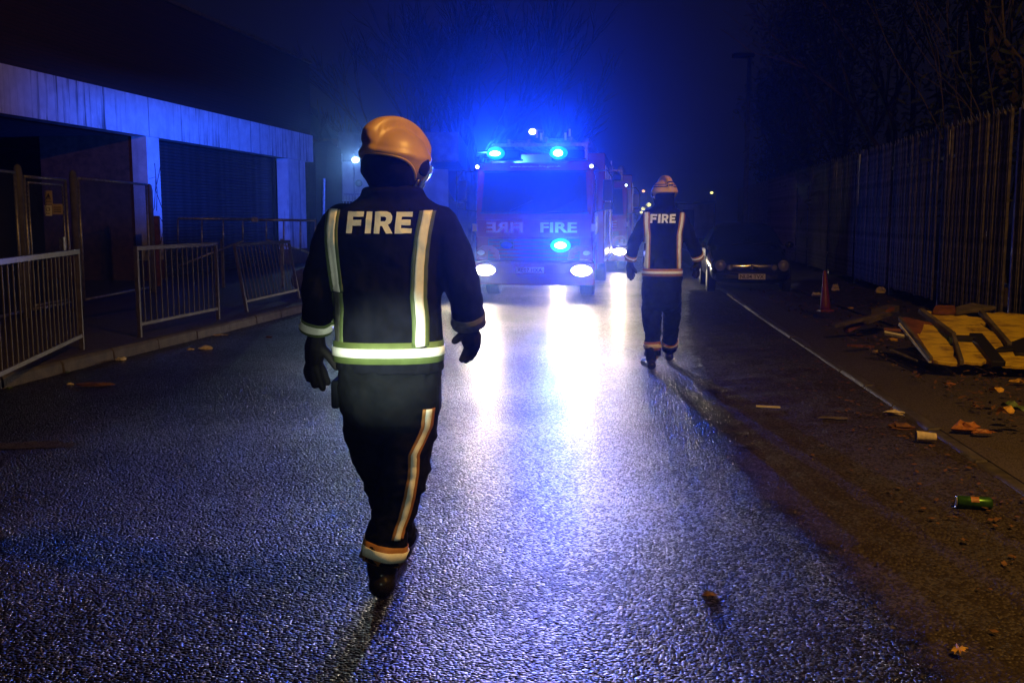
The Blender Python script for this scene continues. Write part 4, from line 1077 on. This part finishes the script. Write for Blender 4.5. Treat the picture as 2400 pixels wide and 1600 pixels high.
    for me in lt:
        me.materials.clear(); me.materials.append(M['letters']); o = bpy.data.objects.new('letter', me); C.objects.link(o); o.parent = tun; solid(o, .0015)
    # sleeve and ankle bands
    def band(tree, q0, q1, r, nm, m, off, ln, parent, t0):
        a, b = pt(q0), pt(q1); d = (b - a).normalized(); c0 = a.lerp(b, t0); u = d.orthogonal().normalized(); v_ = d.cross(u); mb = MB(); n = 36
        for i in range(n):
            an = 2 * pi * i / n; e = u * cos(an) + v_ * sin(an)
            for s_ in (-.5, 0, .5):
                c_ = c0 + d * ln * s_; hit = tree.ray_cast(c_ + e * r * 1.28, -e, r * 1.28)
                mb.v.append((hit[0] if hit[0] is not None else c_ + e * r) + e * off - base)
        for i in range(n):
            for s_ in range(2): a_ = i * 3 + s_; b_ = ((i + 1) % n) * 3 + s_; mb.f.append((a_, b_, b_ + 1, a_ + 1))
        o = obj(nm, mb, m, parent, smooth=True); solid(o, .002)
    for side, t0, r in cfg['cuffs']:
        arm = cfg['arm' + side]; band(bvh, arm[-2][0], arm[-1][0], r, 'cuff_border', 'shadetape' if (side == 'R' and not cfg['stripes']) else border, .003, .05, tun, t0); band(bvh, arm[-2][0], arm[-1][0], r, 'reflective_cuff', 'shadetape' if (side == 'R' and not cfg['stripes']) else 'silver', .006, .024, tun, t0)
    for side, t0, r in cfg['ankles']:
        leg = cfg['leg' + side]; band(bvt, leg[-2][0], leg[-1][0], r, 'ankle_border', cfg.get('ankleb', border), .004, .085, tro, t0); band(bvt, leg[-2][0], leg[-1][0], r, 'reflective_ankle_band', 'silver', .007, .04, tro, t0)
    for pts, wd_, wi in cfg.get('legstrips', []):
        back_strip('leg_tape_border', bvt, pts, wd_, 'amber', .004, tro, 50, 3); back_strip('leg_reflective_strip', bvt, pts, wi, 'silver', .0065, tro, 50, 2)
    for q, sz in cfg.get('pockets', []):
        c_ = pt(q); o = obj('pocket', MB().box(-sz[0], sz[0], -sz[1], sz[1], -sz[2], sz[2]), 'navy2', tro, bev=.01); o.location = c_ - base
    # neck curtain under the helmet
    nc = cfg['curtain']; mb = MB(); mb.loft([(P((a + b) / 2, py, Yc + dy), (P(b, py, Yc).x - P(a, py, Yc).x) / 2, dp) for py, a, b, dp, dy in nc])
    cm = remesh(mb, .008, .003, 12, 3); cm.transform(Matrix.Translation(-base)); cm.materials.append(M['navy']); o = bpy.data.objects.new('neck_curtain', cm); C.objects.link(o); o.parent = t
    helmet(t, pt(cfg['helm']) - base, cfg['yaw'], cfg['tilt'], cfg['roll'], cfg['stripes'])
    return t

Y1 = 3.86
def hand(w_, knuck, tips, thumb, r=.026, Y=None):
    out = [[(w_, .034), (((w_[0] + knuck[0]) / 2, (w_[1] + knuck[1]) / 2, w_[2]), .043), (knuck, .038)]]
    for (a, b) in tips:
        out.append([(knuck[:2] + (a[2],) if False else (knuck[0] + (a[0] - knuck[0]) * .2, knuck[1], a[2]), .019), (a, .0165), (b, .014)])
    out.append([((w_[0] * .6 + knuck[0] * .4, w_[1] * .6 + knuck[1] * .4, w_[2]), .024), (thumb[0], .019), (thumb[1], .015)])
    return out
ff1 = dict(Y=Y1, base=(P(900, 1390, Y1).x, Y1, 0), seed=2, border='lime', yaw=R(-38), tilt=R(-9), roll=R(2), stripes=False,
    torso=[(452, 865, 985, .085), (470, 838, 1008, .10), (490, 800, 1034, .118), (515, 778, 1050, .128), (560, 772, 1046, .138), (640, 780, 1036, .14), (720, 786, 1034, .138), (800, 787, 1037, .142), (868, 788, 1038, .145)],
    head=(918, 375), neck=(920, 455), collar=[(440, 854, 986, .10), (446, 850, 992, .105), (470, 846, 1000, .10)],
    armL=[((806, 522), .078), ((772, 590), .078), ((747, 690, 3.83), .072), ((741, 762, 3.88), .056)],
    armR=[((1028, 528), .078), ((1058, 592), .078), ((1088, 680, 3.84), .068), ((1098, 752, 3.90), .060)],
    hips=[(800, 796, 1030, .12), (860, 794, 1030, .13), (920, 790, 1028, .142), (960, 793, 1024, .138), (985, 806, 1012, .12), (1005, 830, 990, .08)],
    legR=[((965, 930), .108), ((953, 1040), .108), ((936, 1140), .102), ((914, 1225), .092), ((896, 1312), .084)],
    legL=[((858, 930), .108), ((872, 1030, 3.91), .098), ((896, 1130, 4.02), .082), ((925, 1220, 4.16), .078), ((938, 1270, 4.24), .074)],
    handL=hand((742, 782, 3.89), (736, 842, 3.91), [((718, 868, 3.91), (724, 888, 3.91)), ((731, 878, 3.90), (738, 903, 3.90)), ((746, 880, 3.90), (757, 909, 3.91)), ((759, 870, 3.92), (768, 896, 3.93))], ((768, 828, 3.88), (788, 860, 3.89))),
    handR=hand((1100, 770, 3.91), (1106, 806, 3.94), [((1092, 826, 3.92), (1083, 842, 3.91)), ((1103, 828, 3.94), (1092, 844, 3.93)), ((1113, 820, 3.96), (1102, 838, 3.96)), ((1118, 808, 3.98), (1110, 830, 3.98))], ((1080, 786, 3.89), (1066, 799, 3.89))),
    belt=(803, 817, 838, 853), beltx=912, word=(812, 964, 497, 548),
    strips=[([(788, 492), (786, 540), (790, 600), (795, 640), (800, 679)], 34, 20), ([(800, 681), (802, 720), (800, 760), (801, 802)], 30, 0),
            ([(1006, 495), (995, 560), (989, 620), (987, 690), (991, 740), (991, 802)], 36, 19)],
    cuffs=[('L', .95, .062), ('R', .93, .064)], ankles=[('R', .72, .09)], ankleb='amber',
    legstrips=[([(1008, 948), (1003, 990), (987, 1028), (975, 1052), (973, 1100), (964, 1150), (950, 1202), (941, 1226), (935, 1250)], 25, 12)],
    pockets=[((792, 918, 3.88), (.016, .07, .055)), ((1024, 930, 3.88), (.014, .07, .06))],
    curtain=[(345, 868, 985, .10, .0), (380, 848, 985, .115, .0), (405, 846, 982, .11, .0), (425, 860, 976, .10, .0), (440, 866, 972, .085, .0)],
    helm=(927, 372, 3.87))
zr = 0
bp1 = P(897, 1390, Y1); bx1 = bp1.x
def W3(x, y, z): return V((x, y, z))
ff1['footR'] = [[(W3(bx1, 3.86, .24), .066), (W3(bx1, 3.86, .09), .062)], [(W3(bx1, 3.83, .055), .056), (W3(bx1 + .01, 3.94, .05), .054), (W3(bx1 + .03, 4.08, .045), .05)]]
fxl = P(940, 1300, 4.28).x
ff1['footL'] = [[(W3(fxl, 4.26, .26), .064), (W3(fxl, 4.28, .11), .06)], [(W3(fxl, 4.24, .055), .052), (W3(fxl + .01, 4.38, .045), .046), (W3(fxl + .02, 4.50, .045), .042)]]
person('person in firefighting kit walking away, larger, bright reflective belt, yellow helmet turned right', ff1)

Y2 = 9.95
q = P(1545, 860, Y2)
ff2 = dict(Y=Y2, base=(q.x, Y2, 0), seed=9, border='amber', yaw=R(12), tilt=R(0), roll=R(0), stripes=True,
    torso=[(483, 1536, 1578, .085), (490, 1524, 1590, .105), (500, 1512, 1601, .12), (515, 1507, 1605, .13), (545, 1508, 1603, .138), (590, 1509, 1598, .14), (632, 1507, 1597, .142), (655, 1506, 1598, .145)],
    head=(1557, 450), neck=(1557, 485), collar=[(468, 1536, 1580, .085), (478, 1536, 1580, .088), (490, 1532, 1584, .095)],
    armL=[((1518, 510), .076), ((1503, 535), .075), ((1486, 572, 9.93), .068), ((1478, 606, 10.0), .056)],
    armR=[((1594, 511), .076), ((1608, 537), .075), ((1624, 573, 9.93), .068), ((1636, 604, 10.0), .056)],
    hips=[(630, 1509, 1597, .12), (655, 1507, 1598, .13), (690, 1504, 1597, .14), (708, 1507, 1594, .135), (720, 1515, 1588, .11), (728, 1525, 1577, .07)],
    legL=[((1527, 698), .104), ((1527, 740), .094), ((1529, 780), .082), ((1530, 833), .080)],
    legR=[((1574, 698, 10.0), .104), ((1575, 740, 10.1), .092), ((1573, 778, 10.15), .080), ((1570, 814, 10.35), .076)],
    handL=hand((1477, 616, 10.02), (1476, 634, 10.04), [((1471, 641, 10.04), (1474, 650, 10.04)), ((1476, 643, 10.03), (1479, 655, 10.03)), ((1481, 643, 10.03), (1484, 652, 10.03)), ((1485, 640, 10.04), (1486, 648, 10.04))], ((1485, 629, 10), (1491, 638, 10))),
    handR=hand((1636, 614, 10.02), (1632, 630, 10.04), [((1628, 637, 10.04), (1624, 645, 10.04)), ((1631, 640, 10.03), (1628, 650, 10.03)), ((1635, 640, 10.03), (1632, 650, 10.03)), ((1638, 637, 10.04), (1637, 646, 10.04))], ((1626, 624, 10), (1620, 631, 10))),
    belt=(630, 636, 642, 648), beltx=1552, word=(1525, 1583, 502, 523),
    strips=[([(1514, 498), (1513, 525), (1515, 555), (1514, 590), (1513, 629)], 14, 8), ([(1597, 499), (1593, 525), (1588, 550), (1588, 590), (1589, 629)], 14, 7)],
    cuffs=[('L', .9, .06), ('R', .9, .06)], ankles=[('L', .55, .09), ('R', .6, .088)],
    curtain=[(448, 1536, 1578, .10, 0), (458, 1533, 1581, .112, 0), (470, 1536, 1580, .105, 0), (482, 1536, 1580, .095, 0)],
    helm=(1558, 449, 9.96))
fl_x, fr_x = P(1526, 860, 9.9).x, P(1569, 845, 10.3).x
ff2['footL'] = [[(W3(fl_x, 9.92, .20), .062), (W3(fl_x, 9.92, .10), .055)], [(W3(fl_x, 9.87, .045), .045), (W3(fl_x - .01, 10.0, .045), .046), (W3(fl_x - .04, 10.13, .04), .042)]]
ff2['footR'] = [[(W3(fr_x, 10.34, .24), .060), (W3(fr_x, 10.36, .12), .055)], [(W3(fr_x, 10.32, .07), .045), (W3(fr_x + .01, 10.45, .055), .046), (W3(fr_x + .02, 10.57, .045), .042)]]
person('person in firefighting kit farther away on the right, yellow helmet with two black stripes', ff2)

# ------------------------------------------------------------------ lamps and far things
def lamp(label, px, py, Y, m, arm=.5, r=.1, group='small distant street lamps', h_to=0):
    p = P(px, py, Y); t = thing('street_lamp', label, 'street lamp', (p.x, Y, 0), group=group)
    obj('pole', MB().tube([(arm, 0, 0), (arm, 0, p.z * .6), (arm, 0, p.z + .05)], [.09, .07, .05], 8), 'post', t, smooth=True)
    obj('arm', MB().tube([(arm, 0, p.z + .05), (0, 0, p.z + .12)], .035, 6), 'post', t)
    obj('lantern', MB().ball((0, 0, p.z), (r, r, r * .8), 12, 8), m, t, smooth=True)
lamp('white street lamp just above the roof of the front fire engine', 1248, 309, 44, 'lampw', .5, .16)
lamp('greenish lamp seen beside the front engine left mirror', 1087, 435, 56, 'lampg', .5, .13)
lamp('pale green lamp between the second engine and the striped helmet', 1468, 463, 95, 'lampg', .35, .2)
lamp('lit lamp with orange pole left of the farther collar', 1520, 480, 150, 'lampy', .9, .36)
lamp('lit lamp second from the left shoulder of the farther firefighter', 1507.5, 489, 190, 'lampy', 1, .38)
lamp('lowest lit lamp touching the farther firefighter shoulder', 1502, 497.5, 230, 'lampy', .8, .42)
lamp('dim orange lamp above the row of small yellow lamps', 1508, 448, 130, 'lamps', .5, .2)
lamp('single yellow lamp far off above the parked car', 1668, 452, 130, 'lampy', .5, .2)
p = P(1738, 132, 38); t = thing('street_lamp', 'tall unlit lamp post against the sky by the dark trees', 'street lamp', (P(1752, 300, 38).x, 38, 0))
obj('pole', MB().tube([(0, 0, 0), (0, 0, 4), (0, 0, p.z)], [.12, .09, .07], 10), 'post', t, smooth=True)
obj('lantern', MB().box(-.62, .16, -.2, .2, p.z - .06, p.z + .1), 'dark', t, bev=.04)
t = thing('street_lamp', 'sodium lamp post behind the photographer', 'street lamp', (4.7, 1.4, 0))
obj('pole', MB().tube([(0, 0, 0), (0, 0, 7.3)], [.1, .06], 10), 'post', t); obj('arm', MB().tube([(0, 0, 7.3), (-.9, .9, 7.42)], .04, 6), 'post', t); obj('lantern', MB().box(-1.1, -.7, .7, 1.1, 7.36, 7.5), 'dark', t)
sd_ = thing('storage_shed', 'low flat roofed shed beyond the far fence behind the farther firefighter', 'shed', (P(1630, 512, 70).x, 70, 0))
obj('wall', MB().box(-1.25, 1.25, 0, 3, 0, 2.5), 'house', sd_); obj('roof', MB().box(-1.35, 1.35, -.15, 3.1, 2.503, 2.66), 'slate', sd_); obj('door', MB().box(-.9, -.1, -.03, 0, 0, 2.1), 'dark', sd_)
tr = random.Random(12)
hb = MB()
for k in range(26):
    Y = 75 + tr.uniform(0, 40); px = tr.uniform(700, 1480); q = P(px, 512, Y)
    leaf_cloud(hb, V((q.x, Y, 1.4)), V((3.0, 1.5, 2.0)), 260, .22, tr)
o = obj('distant_hedge', hb, 'foliage'); tag(o, 'dark distant hedge closing the end of the street', 'hedge', kind='stuff')

# ------------------------------------------------------------------ cone, boards, rubble and litter on the verge
def vz(x, y):
    e = lerp_path(KR, y) + 1.9 - .02 * y
    return .058 if x < e else .06 + .30 * min(1, (x - e) / 1.5)
q = P(1935, 724, 14.6)
t = thing('traffic_cone', 'leaning faded red traffic cone on the verge beyond the boards', 'traffic cone', (q.x, 14.6, .14)); t.rotation_euler = (R(-4), R(-2), 0)
obj('body', MB().tube([(0, 0, .03), (0, 0, .1), (0, 0, .58), (0, 0, .60)], [.075, .07, .024, .018], 16), 'cone', t, smooth=True)
obj('base', MB().box(-.1, .1, -.1, .1, 0, .03), 'cone', t, bev=.01)
# yellow sheets: tilted plane resting on the pile
def BP(zx, zy, lift=0):
    px, py = 2050 + zx * .153, 680 + zy * .153; d = dirv(px, py); n = V((0, -.26, 1)).normalized(); p0 = V((4.4, 9.25, .20 + lift))
    o0 = V((0, 0, CAMH)); tt = (p0 - o0).dot(n) / d.dot(n); return o0 + d * tt
dn = V((0, .25, -.97)) * .035
def board(name, label, pts, m, lift=0, group='broken yellow boards', cat='board'):
    rj = random.Random(int(pts[0][0])); jp = []
    for (a, b), (c_, d_) in zip(pts, pts[1:] + pts[:1]):
        n_ = max(1, int(math.hypot(c_ - a, d_ - b) / 60))
        for k_ in range(n_):
            f = k_ / n_; jp.append((a + (c_ - a) * f + (rj.uniform(-9, 9) if k_ else 0), b + (d_ - b) * f + (rj.uniform(-7, 7) if k_ else 0)))
    ps = [BP(a, b, lift) for a, b in jp]; c = sum(ps, V()) / len(ps)
    o = single(name, MB().poly(ps, dn), m, label, cat, c, group); bevel(o, .004, 1); return o
board('broken_board', 'leftmost yellow board piece with rusty upper corner', [(740, 520), (900, 540), (1040, 700), (1130, 790), (1165, 850), (1228, 855), (1205, 1010), (1262, 1060), (1310, 1122), (1180, 1116), (1090, 1098), (980, 1085), (880, 1050), (640, 650)], 'yellow')
board('broken_board', 'large yellow board piece at the top middle of the pile', [(735, 312), (1010, 322), (1050, 345), (1200, 352), (1640, 425), (1715, 505), (1590, 480), (1660, 545), (1850, 650), (1975, 850), (1820, 905), (1530, 640), (1500, 680), (1200, 662)], 'yellow')
board('broken_board', 'small yellow board piece at the bottom middle of the pile', [(1250, 785), (1500, 790), (1780, 1095), (1700, 1075), (1640, 1110), (1345, 1080)], 'yellow')
board('broken_board', 'yellow board piece running out of the right edge', [(1655, 345), (1800, 350), (1900, 335), (2600, 400), (2600, 1190), (1960, 1137), (1815, 935), (2130, 940), (2160, 870), (2060, 800), (1860, 560)], 'yellow')
board('brown_sheet', 'rusty brown panel along the left edge of the yellow boards', [(390, 420), (470, 410), (860, 490), (900, 530), (760, 500), (730, 600), (700, 655), (640, 640), (900, 1055), (860, 1075)], 'rust', .012, None)
def batten(label, a, b, wd, ht, m='wood', lift=.03, name='batten_or_shade_strip', group='battens across the yellow boards', l2=None):
    p, q_ = BP(*a, lift), BP(*b, lift if l2 is None else l2); o = single(name, MB().bar(p, q_, wd, ht), m, label, 'batten', (p + q_) / 2, group); bevel(o, .003, 1); return o
batten('dark batten crossing from the top left of the yellow boards', (705, 310), (1205, 690), .055, .05)
batten('short dark batten at the middle gap of the boards', (1195, 660), (1335, 1110), .035, .05)
batten('dark batten at the upper right of the yellow boards', (1620, 325), (2065, 840), .045, .05)
batten('thick dark bar shaped as a shadow over the lower right boards', (1545, 690), (1900, 1130), .12, .05, 'dark')  # joist shadow on the boards built as a dark bar
batten('dark cross bar shaped as a shadow over the middle boards', (1215, 725), (1540, 735), .11, .04, 'dark')  # cross shadow between the board pieces built as a dark bar
batten('silver edged plank end leaning down the left side', (385, 520), (850, 1090), .028, .03, 'white', .02)
batten('purple grey plank edge beside the silver one', (380, 430), (865, 1050), .03, .04, 'wood', .05)
batten('upper of two pale rods poking out left of the boards', (150, 635), (545, 715), .018, .02, 'white', -.02)
batten('lower of two pale rods poking out left of the boards', (150, 672), (560, 752), .014, .015, 'galv', -.04)
batten('brown rod above the pale rods left of the boards', (140, 595), (440, 618), .02, .03, 'rust', -.01)
batten('dark blue pipe lying in front of the boards', (250, 915), (660, 1085), .02, .02, 'galvd', -.09)
board('grey_plank', 'grey weathered plank on top of the yellow boards', [(1240, 255), (1500, 190), (1860, 250), (1560, 300), (1250, 335)], 'wood', .06, None, 'plank')
board('brown_plank', 'brown plank behind the top edge of the yellow boards', [(905, 275), (935, 228), (1230, 235), (1250, 330), (1010, 325), (890, 312)], 'rust', .05, None, 'plank')
board('fibre_sheet', 'torn dark sheet lying on the right yellow board', [(2070, 790), (2190, 750), (2287, 720), (2500, 760), (2500, 960), (2160, 965), (2130, 900), (1810, 915), (1900, 870), (1985, 850)], 'dark', .03, None, 'sheet')
# pile of branches and planks beyond
def stick(label, a, b, Y, r, m='wood', grp='sticks and planks of the verge rubble'):
    p, q_ = P(a[0], a[1], Y), P(b[0], b[1], Y + .3); o = single('broken_stick', MB().bar(p, q_, r * 2.4, r * 1.3), m, label, 'stick', (p + q_) / 2, grp)
stick('tan plank pointing left out of the rubble heap', (1953, 764), (2075, 735), 12.0, .03)
stick('long brown plank in the rubble heap behind the boards', (1983, 774), (2090, 722), 12.2, .035, 'rust')
stick('grey slab on top of the rubble heap', (2055, 730), (2095, 722), 12.4, .06)
stick('dark plank deep in the rubble heap', (2030, 755), (2085, 735), 12.1, .03)
stick('thin plank lying flat before the rubble heap', (1990, 809), (2045, 812), 10.9, .02, 'rust')
rr = random.Random(3)
def crumple(label, px, py, sz, m, cat='litter', name='crumpled_litter', z=.06, flat=.45, grp=None, elong=1.4, seed=None):
    r2 = random.Random(seed if seed is not None else px); c = G(px, py, z + sz * .2); mb = MB(); mb.ball((0, 0, 0), (sz * elong, sz, sz * flat), 9, 6)
    for v in mb.v:
        f = 1 + r2.uniform(-.38, .38); v.x *= f; v.y *= f; v.z = max(-sz * flat * .6, v.z * (1 + r2.uniform(-.5, .7)))
    mb.v = [v + c for v in mb.v]
    return single(name, mb, m, label, cat, c, grp)
crumple('tan square block near the red cone', 1958, 676, .075, 'signy', 'block', 'rubble_block', .30, .8, elong=1)
crumple('tan block on the heap beside the fence', 2064, 682, .07, 'signy', 'block', 'rubble_block', .36, .7, elong=1)
crumple('pale crumpled rag just left of the red cone', 1913, 690, .07, 'paper', z=.2)
crumple('orange scrap at the foot of the red cone', 1940, 727, .045, 'cone', z=.14)
crumple('small amber scrap right of the red cone', 1994, 722, .03, 'leafy', z=.15)
crumple('pale scrap beside the dark pipe', 2054, 824, .035, 'signy')
crumple('yellow scrap left of the pale rods', 2092, 796, .04, 'leafy', z=.12)
crumple('orange wrapper torn open on the right pavement', 2265, 1002, .06, 'orange', elong=1.6, flat=.6)
crumple('orange tail of the torn wrapper', 2305, 1012, .035, 'orange', elong=2)
crumple('orange strip of litter below the boards', 2226, 900, .028, 'orange', elong=1.8)
crumple('yellow strip of litter at the right edge', 2388, 894, .04, 'leafy', elong=1.7)
c = G(2247, 1523, .03); mb = MB(); rq = random.Random(5)
lp = []
for k in range(20):
    a_ = 2 * pi * k / 20; r_ = (.034 if k % 4 == 0 else (.017 if k % 2 else .024)) * rq.uniform(.85, 1.15); lp.append((cos(a_) * r_, sin(a_) * r_ * 1.3, rq.uniform(-.004, .012)))
mb.add([V((0, 0, .006)) + c] + [V(q_) + c for q_ in lp], [(0, k + 1, (k + 1) % 20 + 1) for k in range(20)])
single('fallen_leaf', mb, 'leafy', 'lobed yellow leaf lying alone on the dark gutter near the bottom right', 'leaf', c)
crumple('brown crumpled leaves against the right kerb', 2110, 1000, .05, 'leafb', elong=1.8, z=.02, flat=.5)
crumple('grey crumpled paper against the right kerb', 2098, 967, .05, 'paper', z=.02, flat=.4)
crumple('flat pale scrap in the gutter', 1953, 979, .05, 'wood', z=.01, flat=.15, elong=2)
crumple('brown stone on the wet road near the camera', 1662, 1392, .018, 'leafb', 'stone', 'loose_stone', .0, .5)
crumple('pale paper lump left of the kerb by the middle guard rail', 482, 816, .055, 'paper', z=0)
crumple('small tan lump beside the pale paper lump', 447, 819, .03, 'paper', z=0)
crumple('white torn scrap on the left gutter', 283, 842, .045, 'white', z=0)
crumple('brown sheet of cardboard lying at the left gutter', 228, 900, .08, 'leafb', z=0, flat=.12, elong=2.4)
crumple('pinkish wrapper under the middle guard rail', 515, 785, .05, 'paper', z=0, flat=.2, elong=1.8)
crumple('green leaf on the left kerb stones', 157, 872, .02, 'leafg', 'leaf', 'fallen_leaf', .0)
crumple('yellow green leaf at the left edge of the road', 22, 909, .02, 'leafg', 'leaf', 'fallen_leaf', 0)
crumple('tan scrap on the road left of the glove', 165, 900, .022, 'paper', z=0)
crumple('small brown scrap near the askew guard rail', 630, 790, .03, 'leafb', z=0)
# white stick, cup, can
a, b = G(1772, 951, .03), G(1829, 954, .03); single('white_stick', MB().bar(a, b, .02, .012), 'white', 'short white plastic stick lying in the gutter', 'stick', (a + b) / 2)
c = G(2170, 1034, .03); t = thing('plastic_cup', 'clear yellowish plastic cup on its side by the right kerb', 'cup', c); t.rotation_euler = (0, 0, R(-8))
obj('cup_wall', MB().tube([(-.065, 0, .035), (.06, 0, .03)], [.036, .028], 16, False), 'paper', t, smooth=True); obj('cup_base', MB().disc((.058, 0, .03), .028, .004, 14, 'x'), 'leafy', t)
c = G(2282, 1192, .012); t = thing('drinks_can', 'green drinks can lying on its side in the gutter', 'can', c); t.rotation_euler = (0, 0, R(-12))
ob = obj('can_wall', MB().tube([(-.085, 0, .033), (-.078, 0, .033), (.075, 0, .033), (.085, 0, .033)], [.026, .033, .033, .027], 24), 'can', t, smooth=True)
obj('lid', MB().disc((-.088, 0, .033), .026, .004, 20, 'x'), 'alu', t); obj('rim', MB().tube([(-.088, cos(a_ * pi / 10) * .027, .033 + sin(a_ * pi / 10) * .027) for a_ in range(21)], .003, 5, False), 'alu', t)
pm_ = MB(); n_ = 6
for i in range(n_ + 1):
    an = R(200 + i * 10)
    for x in (-.02, .02): pm_.v.append(V((x, cos(an) * .0337, .033 - sin(an) * .0337)))
for i in range(n_): a_ = i * 2; pm_.f.append((a_, a_ + 2, a_ + 3, a_ + 1))
obj('printed_panel', pm_, 'orange', t)
# ground cover
lv = MB(); rl = random.Random(8)
for k in range(2600):
    y = rl.uniform(4.5, 20); e = lerp_path(KR, y); x = e + .5 + abs(rl.gauss(0, 1)) * 1.4; s = rl.uniform(.012, .04)
    if x > fx(y) - .1: continue
    z = vz(x, y) + .035; an = rl.uniform(0, 6.28); d = V((cos(an), sin(an), rl.uniform(-.3, .6))) * s; n = V((-sin(an), cos(an), rl.uniform(-.4, .4))) * s * .5
    c = V((x, y, z)); lv.add([c - d, c + n, c + d, c - n], [(0, 1, 2, 3)])
for k in range(900):
    y = rl.uniform(2.6, 18); x = lerp_path(KR, y) - abs(rl.gauss(0, .35)) - .02
    if x < lerp_path(GB, min(y, 21)) + .1: continue
    s = rl.uniform(.008, .026); an = rl.uniform(0, 6.28); d = V((cos(an), sin(an), rl.uniform(-.1, .3))) * s; n = V((-sin(an), cos(an), rl.uniform(-.3, .3))) * s * .6
    c = V((x, y, .032)); lv.add([c - d, c + n, c + d, c - n], [(0, 1, 2, 3)])
tag(obj('fallen_leaves', lv, 'leafb'), kind='stuff')
gv = MB()
for k in range(900):
    y = rl.uniform(6, 13); x = lerp_path(KR, y) + 1.6 + abs(rl.gauss(0, .7)); cz = vz(x, y)
    if noise.noise(V((x * 1.3, y * 1.3, 9))) < .02 or x > fx(y): continue
    for j in range(3):
        an = rl.uniform(0, 6.28); h = rl.uniform(.05, .14); d = V((cos(an) * .05, sin(an) * .05, h)); s_ = V((-sin(an), cos(an), 0)) * .008
        c = V((x + rl.uniform(-.05, .05), y + rl.uniform(-.05, .05), cz)); gv.add([c - s_, c + s_, c + d], [(0, 1, 2)])
tag(obj('weeds', gv, 'leafg'), kind='stuff')
gr_ = MB()
for k in range(1500):
    if rl.random() < .6: y = rl.uniform(3, 16); x = lerp_path(GB, min(y, 21)) + abs(rl.gauss(0, .5))
    else: y = rl.uniform(7, 17); x = lerp_path(KL, y) + abs(rl.gauss(0, .4))
    s = rl.uniform(.003, .011); c = V((x, y, .012 + s * .3)); a = [V((rl.uniform(-1, 1), rl.uniform(-1, 1), rl.uniform(-.5, .9))) * s for _ in range(5)]
    gr_.add([c + q_ for q_ in a], [(0, 1, 2), (0, 2, 3), (0, 3, 4), (1, 2, 4)])
tag(obj('grit', gr_, 'wood'), kind='stuff')
rl = random.Random(17)
for i, (px, py, lab) in enumerate([(2360, 950, 'broad green leaf on the verge at the right edge'), (2330, 915, 'yellow tipped leaf below the boards near the right edge'), (2385, 960, 'pale green leaf on the verge at the very right edge'), (2352, 962, 'orange leaf beside the green leaves on the verge')]):
    c = G(px, py, .2); mb = MB(); L_ = .06
    vs = [(0, 0, 0)] + [(cos(a) * L_ * (1 + .3 * cos(a)), sin(a) * L_ * .6, .02 * sin(a * 2) + rl.uniform(0, .015)) for a in [2 * pi * k / 10 for k in range(10)]]
    mb.add([V(v) + c for v in vs], [(0, k + 1, (k + 1) % 10 + 1) for k in range(10)])
    single('fallen_leaf', mb, 'leafg' if i in (0, 2) else 'leafy', lab, 'leaf', c)

# ------------------------------------------------------------------ haze
hz = MB().box(-62, 75, -12, 300, -1, 14); o = obj('haze', hz, M['dark']); tag(o, kind='stuff')
hm = bpy.data.materials.new('thin_night_haze'); hm.use_nodes = True; nt = hm.node_tree; nt.nodes.remove(nt.nodes['Principled BSDF'])
pv = nt.nodes.new('ShaderNodeVolumePrincipled'); pv.inputs['Density'].default_value = HAZE; pv.inputs['Color'].default_value = (.32, .5, 1, 1)
pv.inputs['Anisotropy'].default_value = .93
nt.links.new(pv.outputs['Volume'], nt.nodes['Material Output'].inputs['Volume'])
o.data.materials.clear(); o.data.materials.append(hm); o.visible_shadow = True
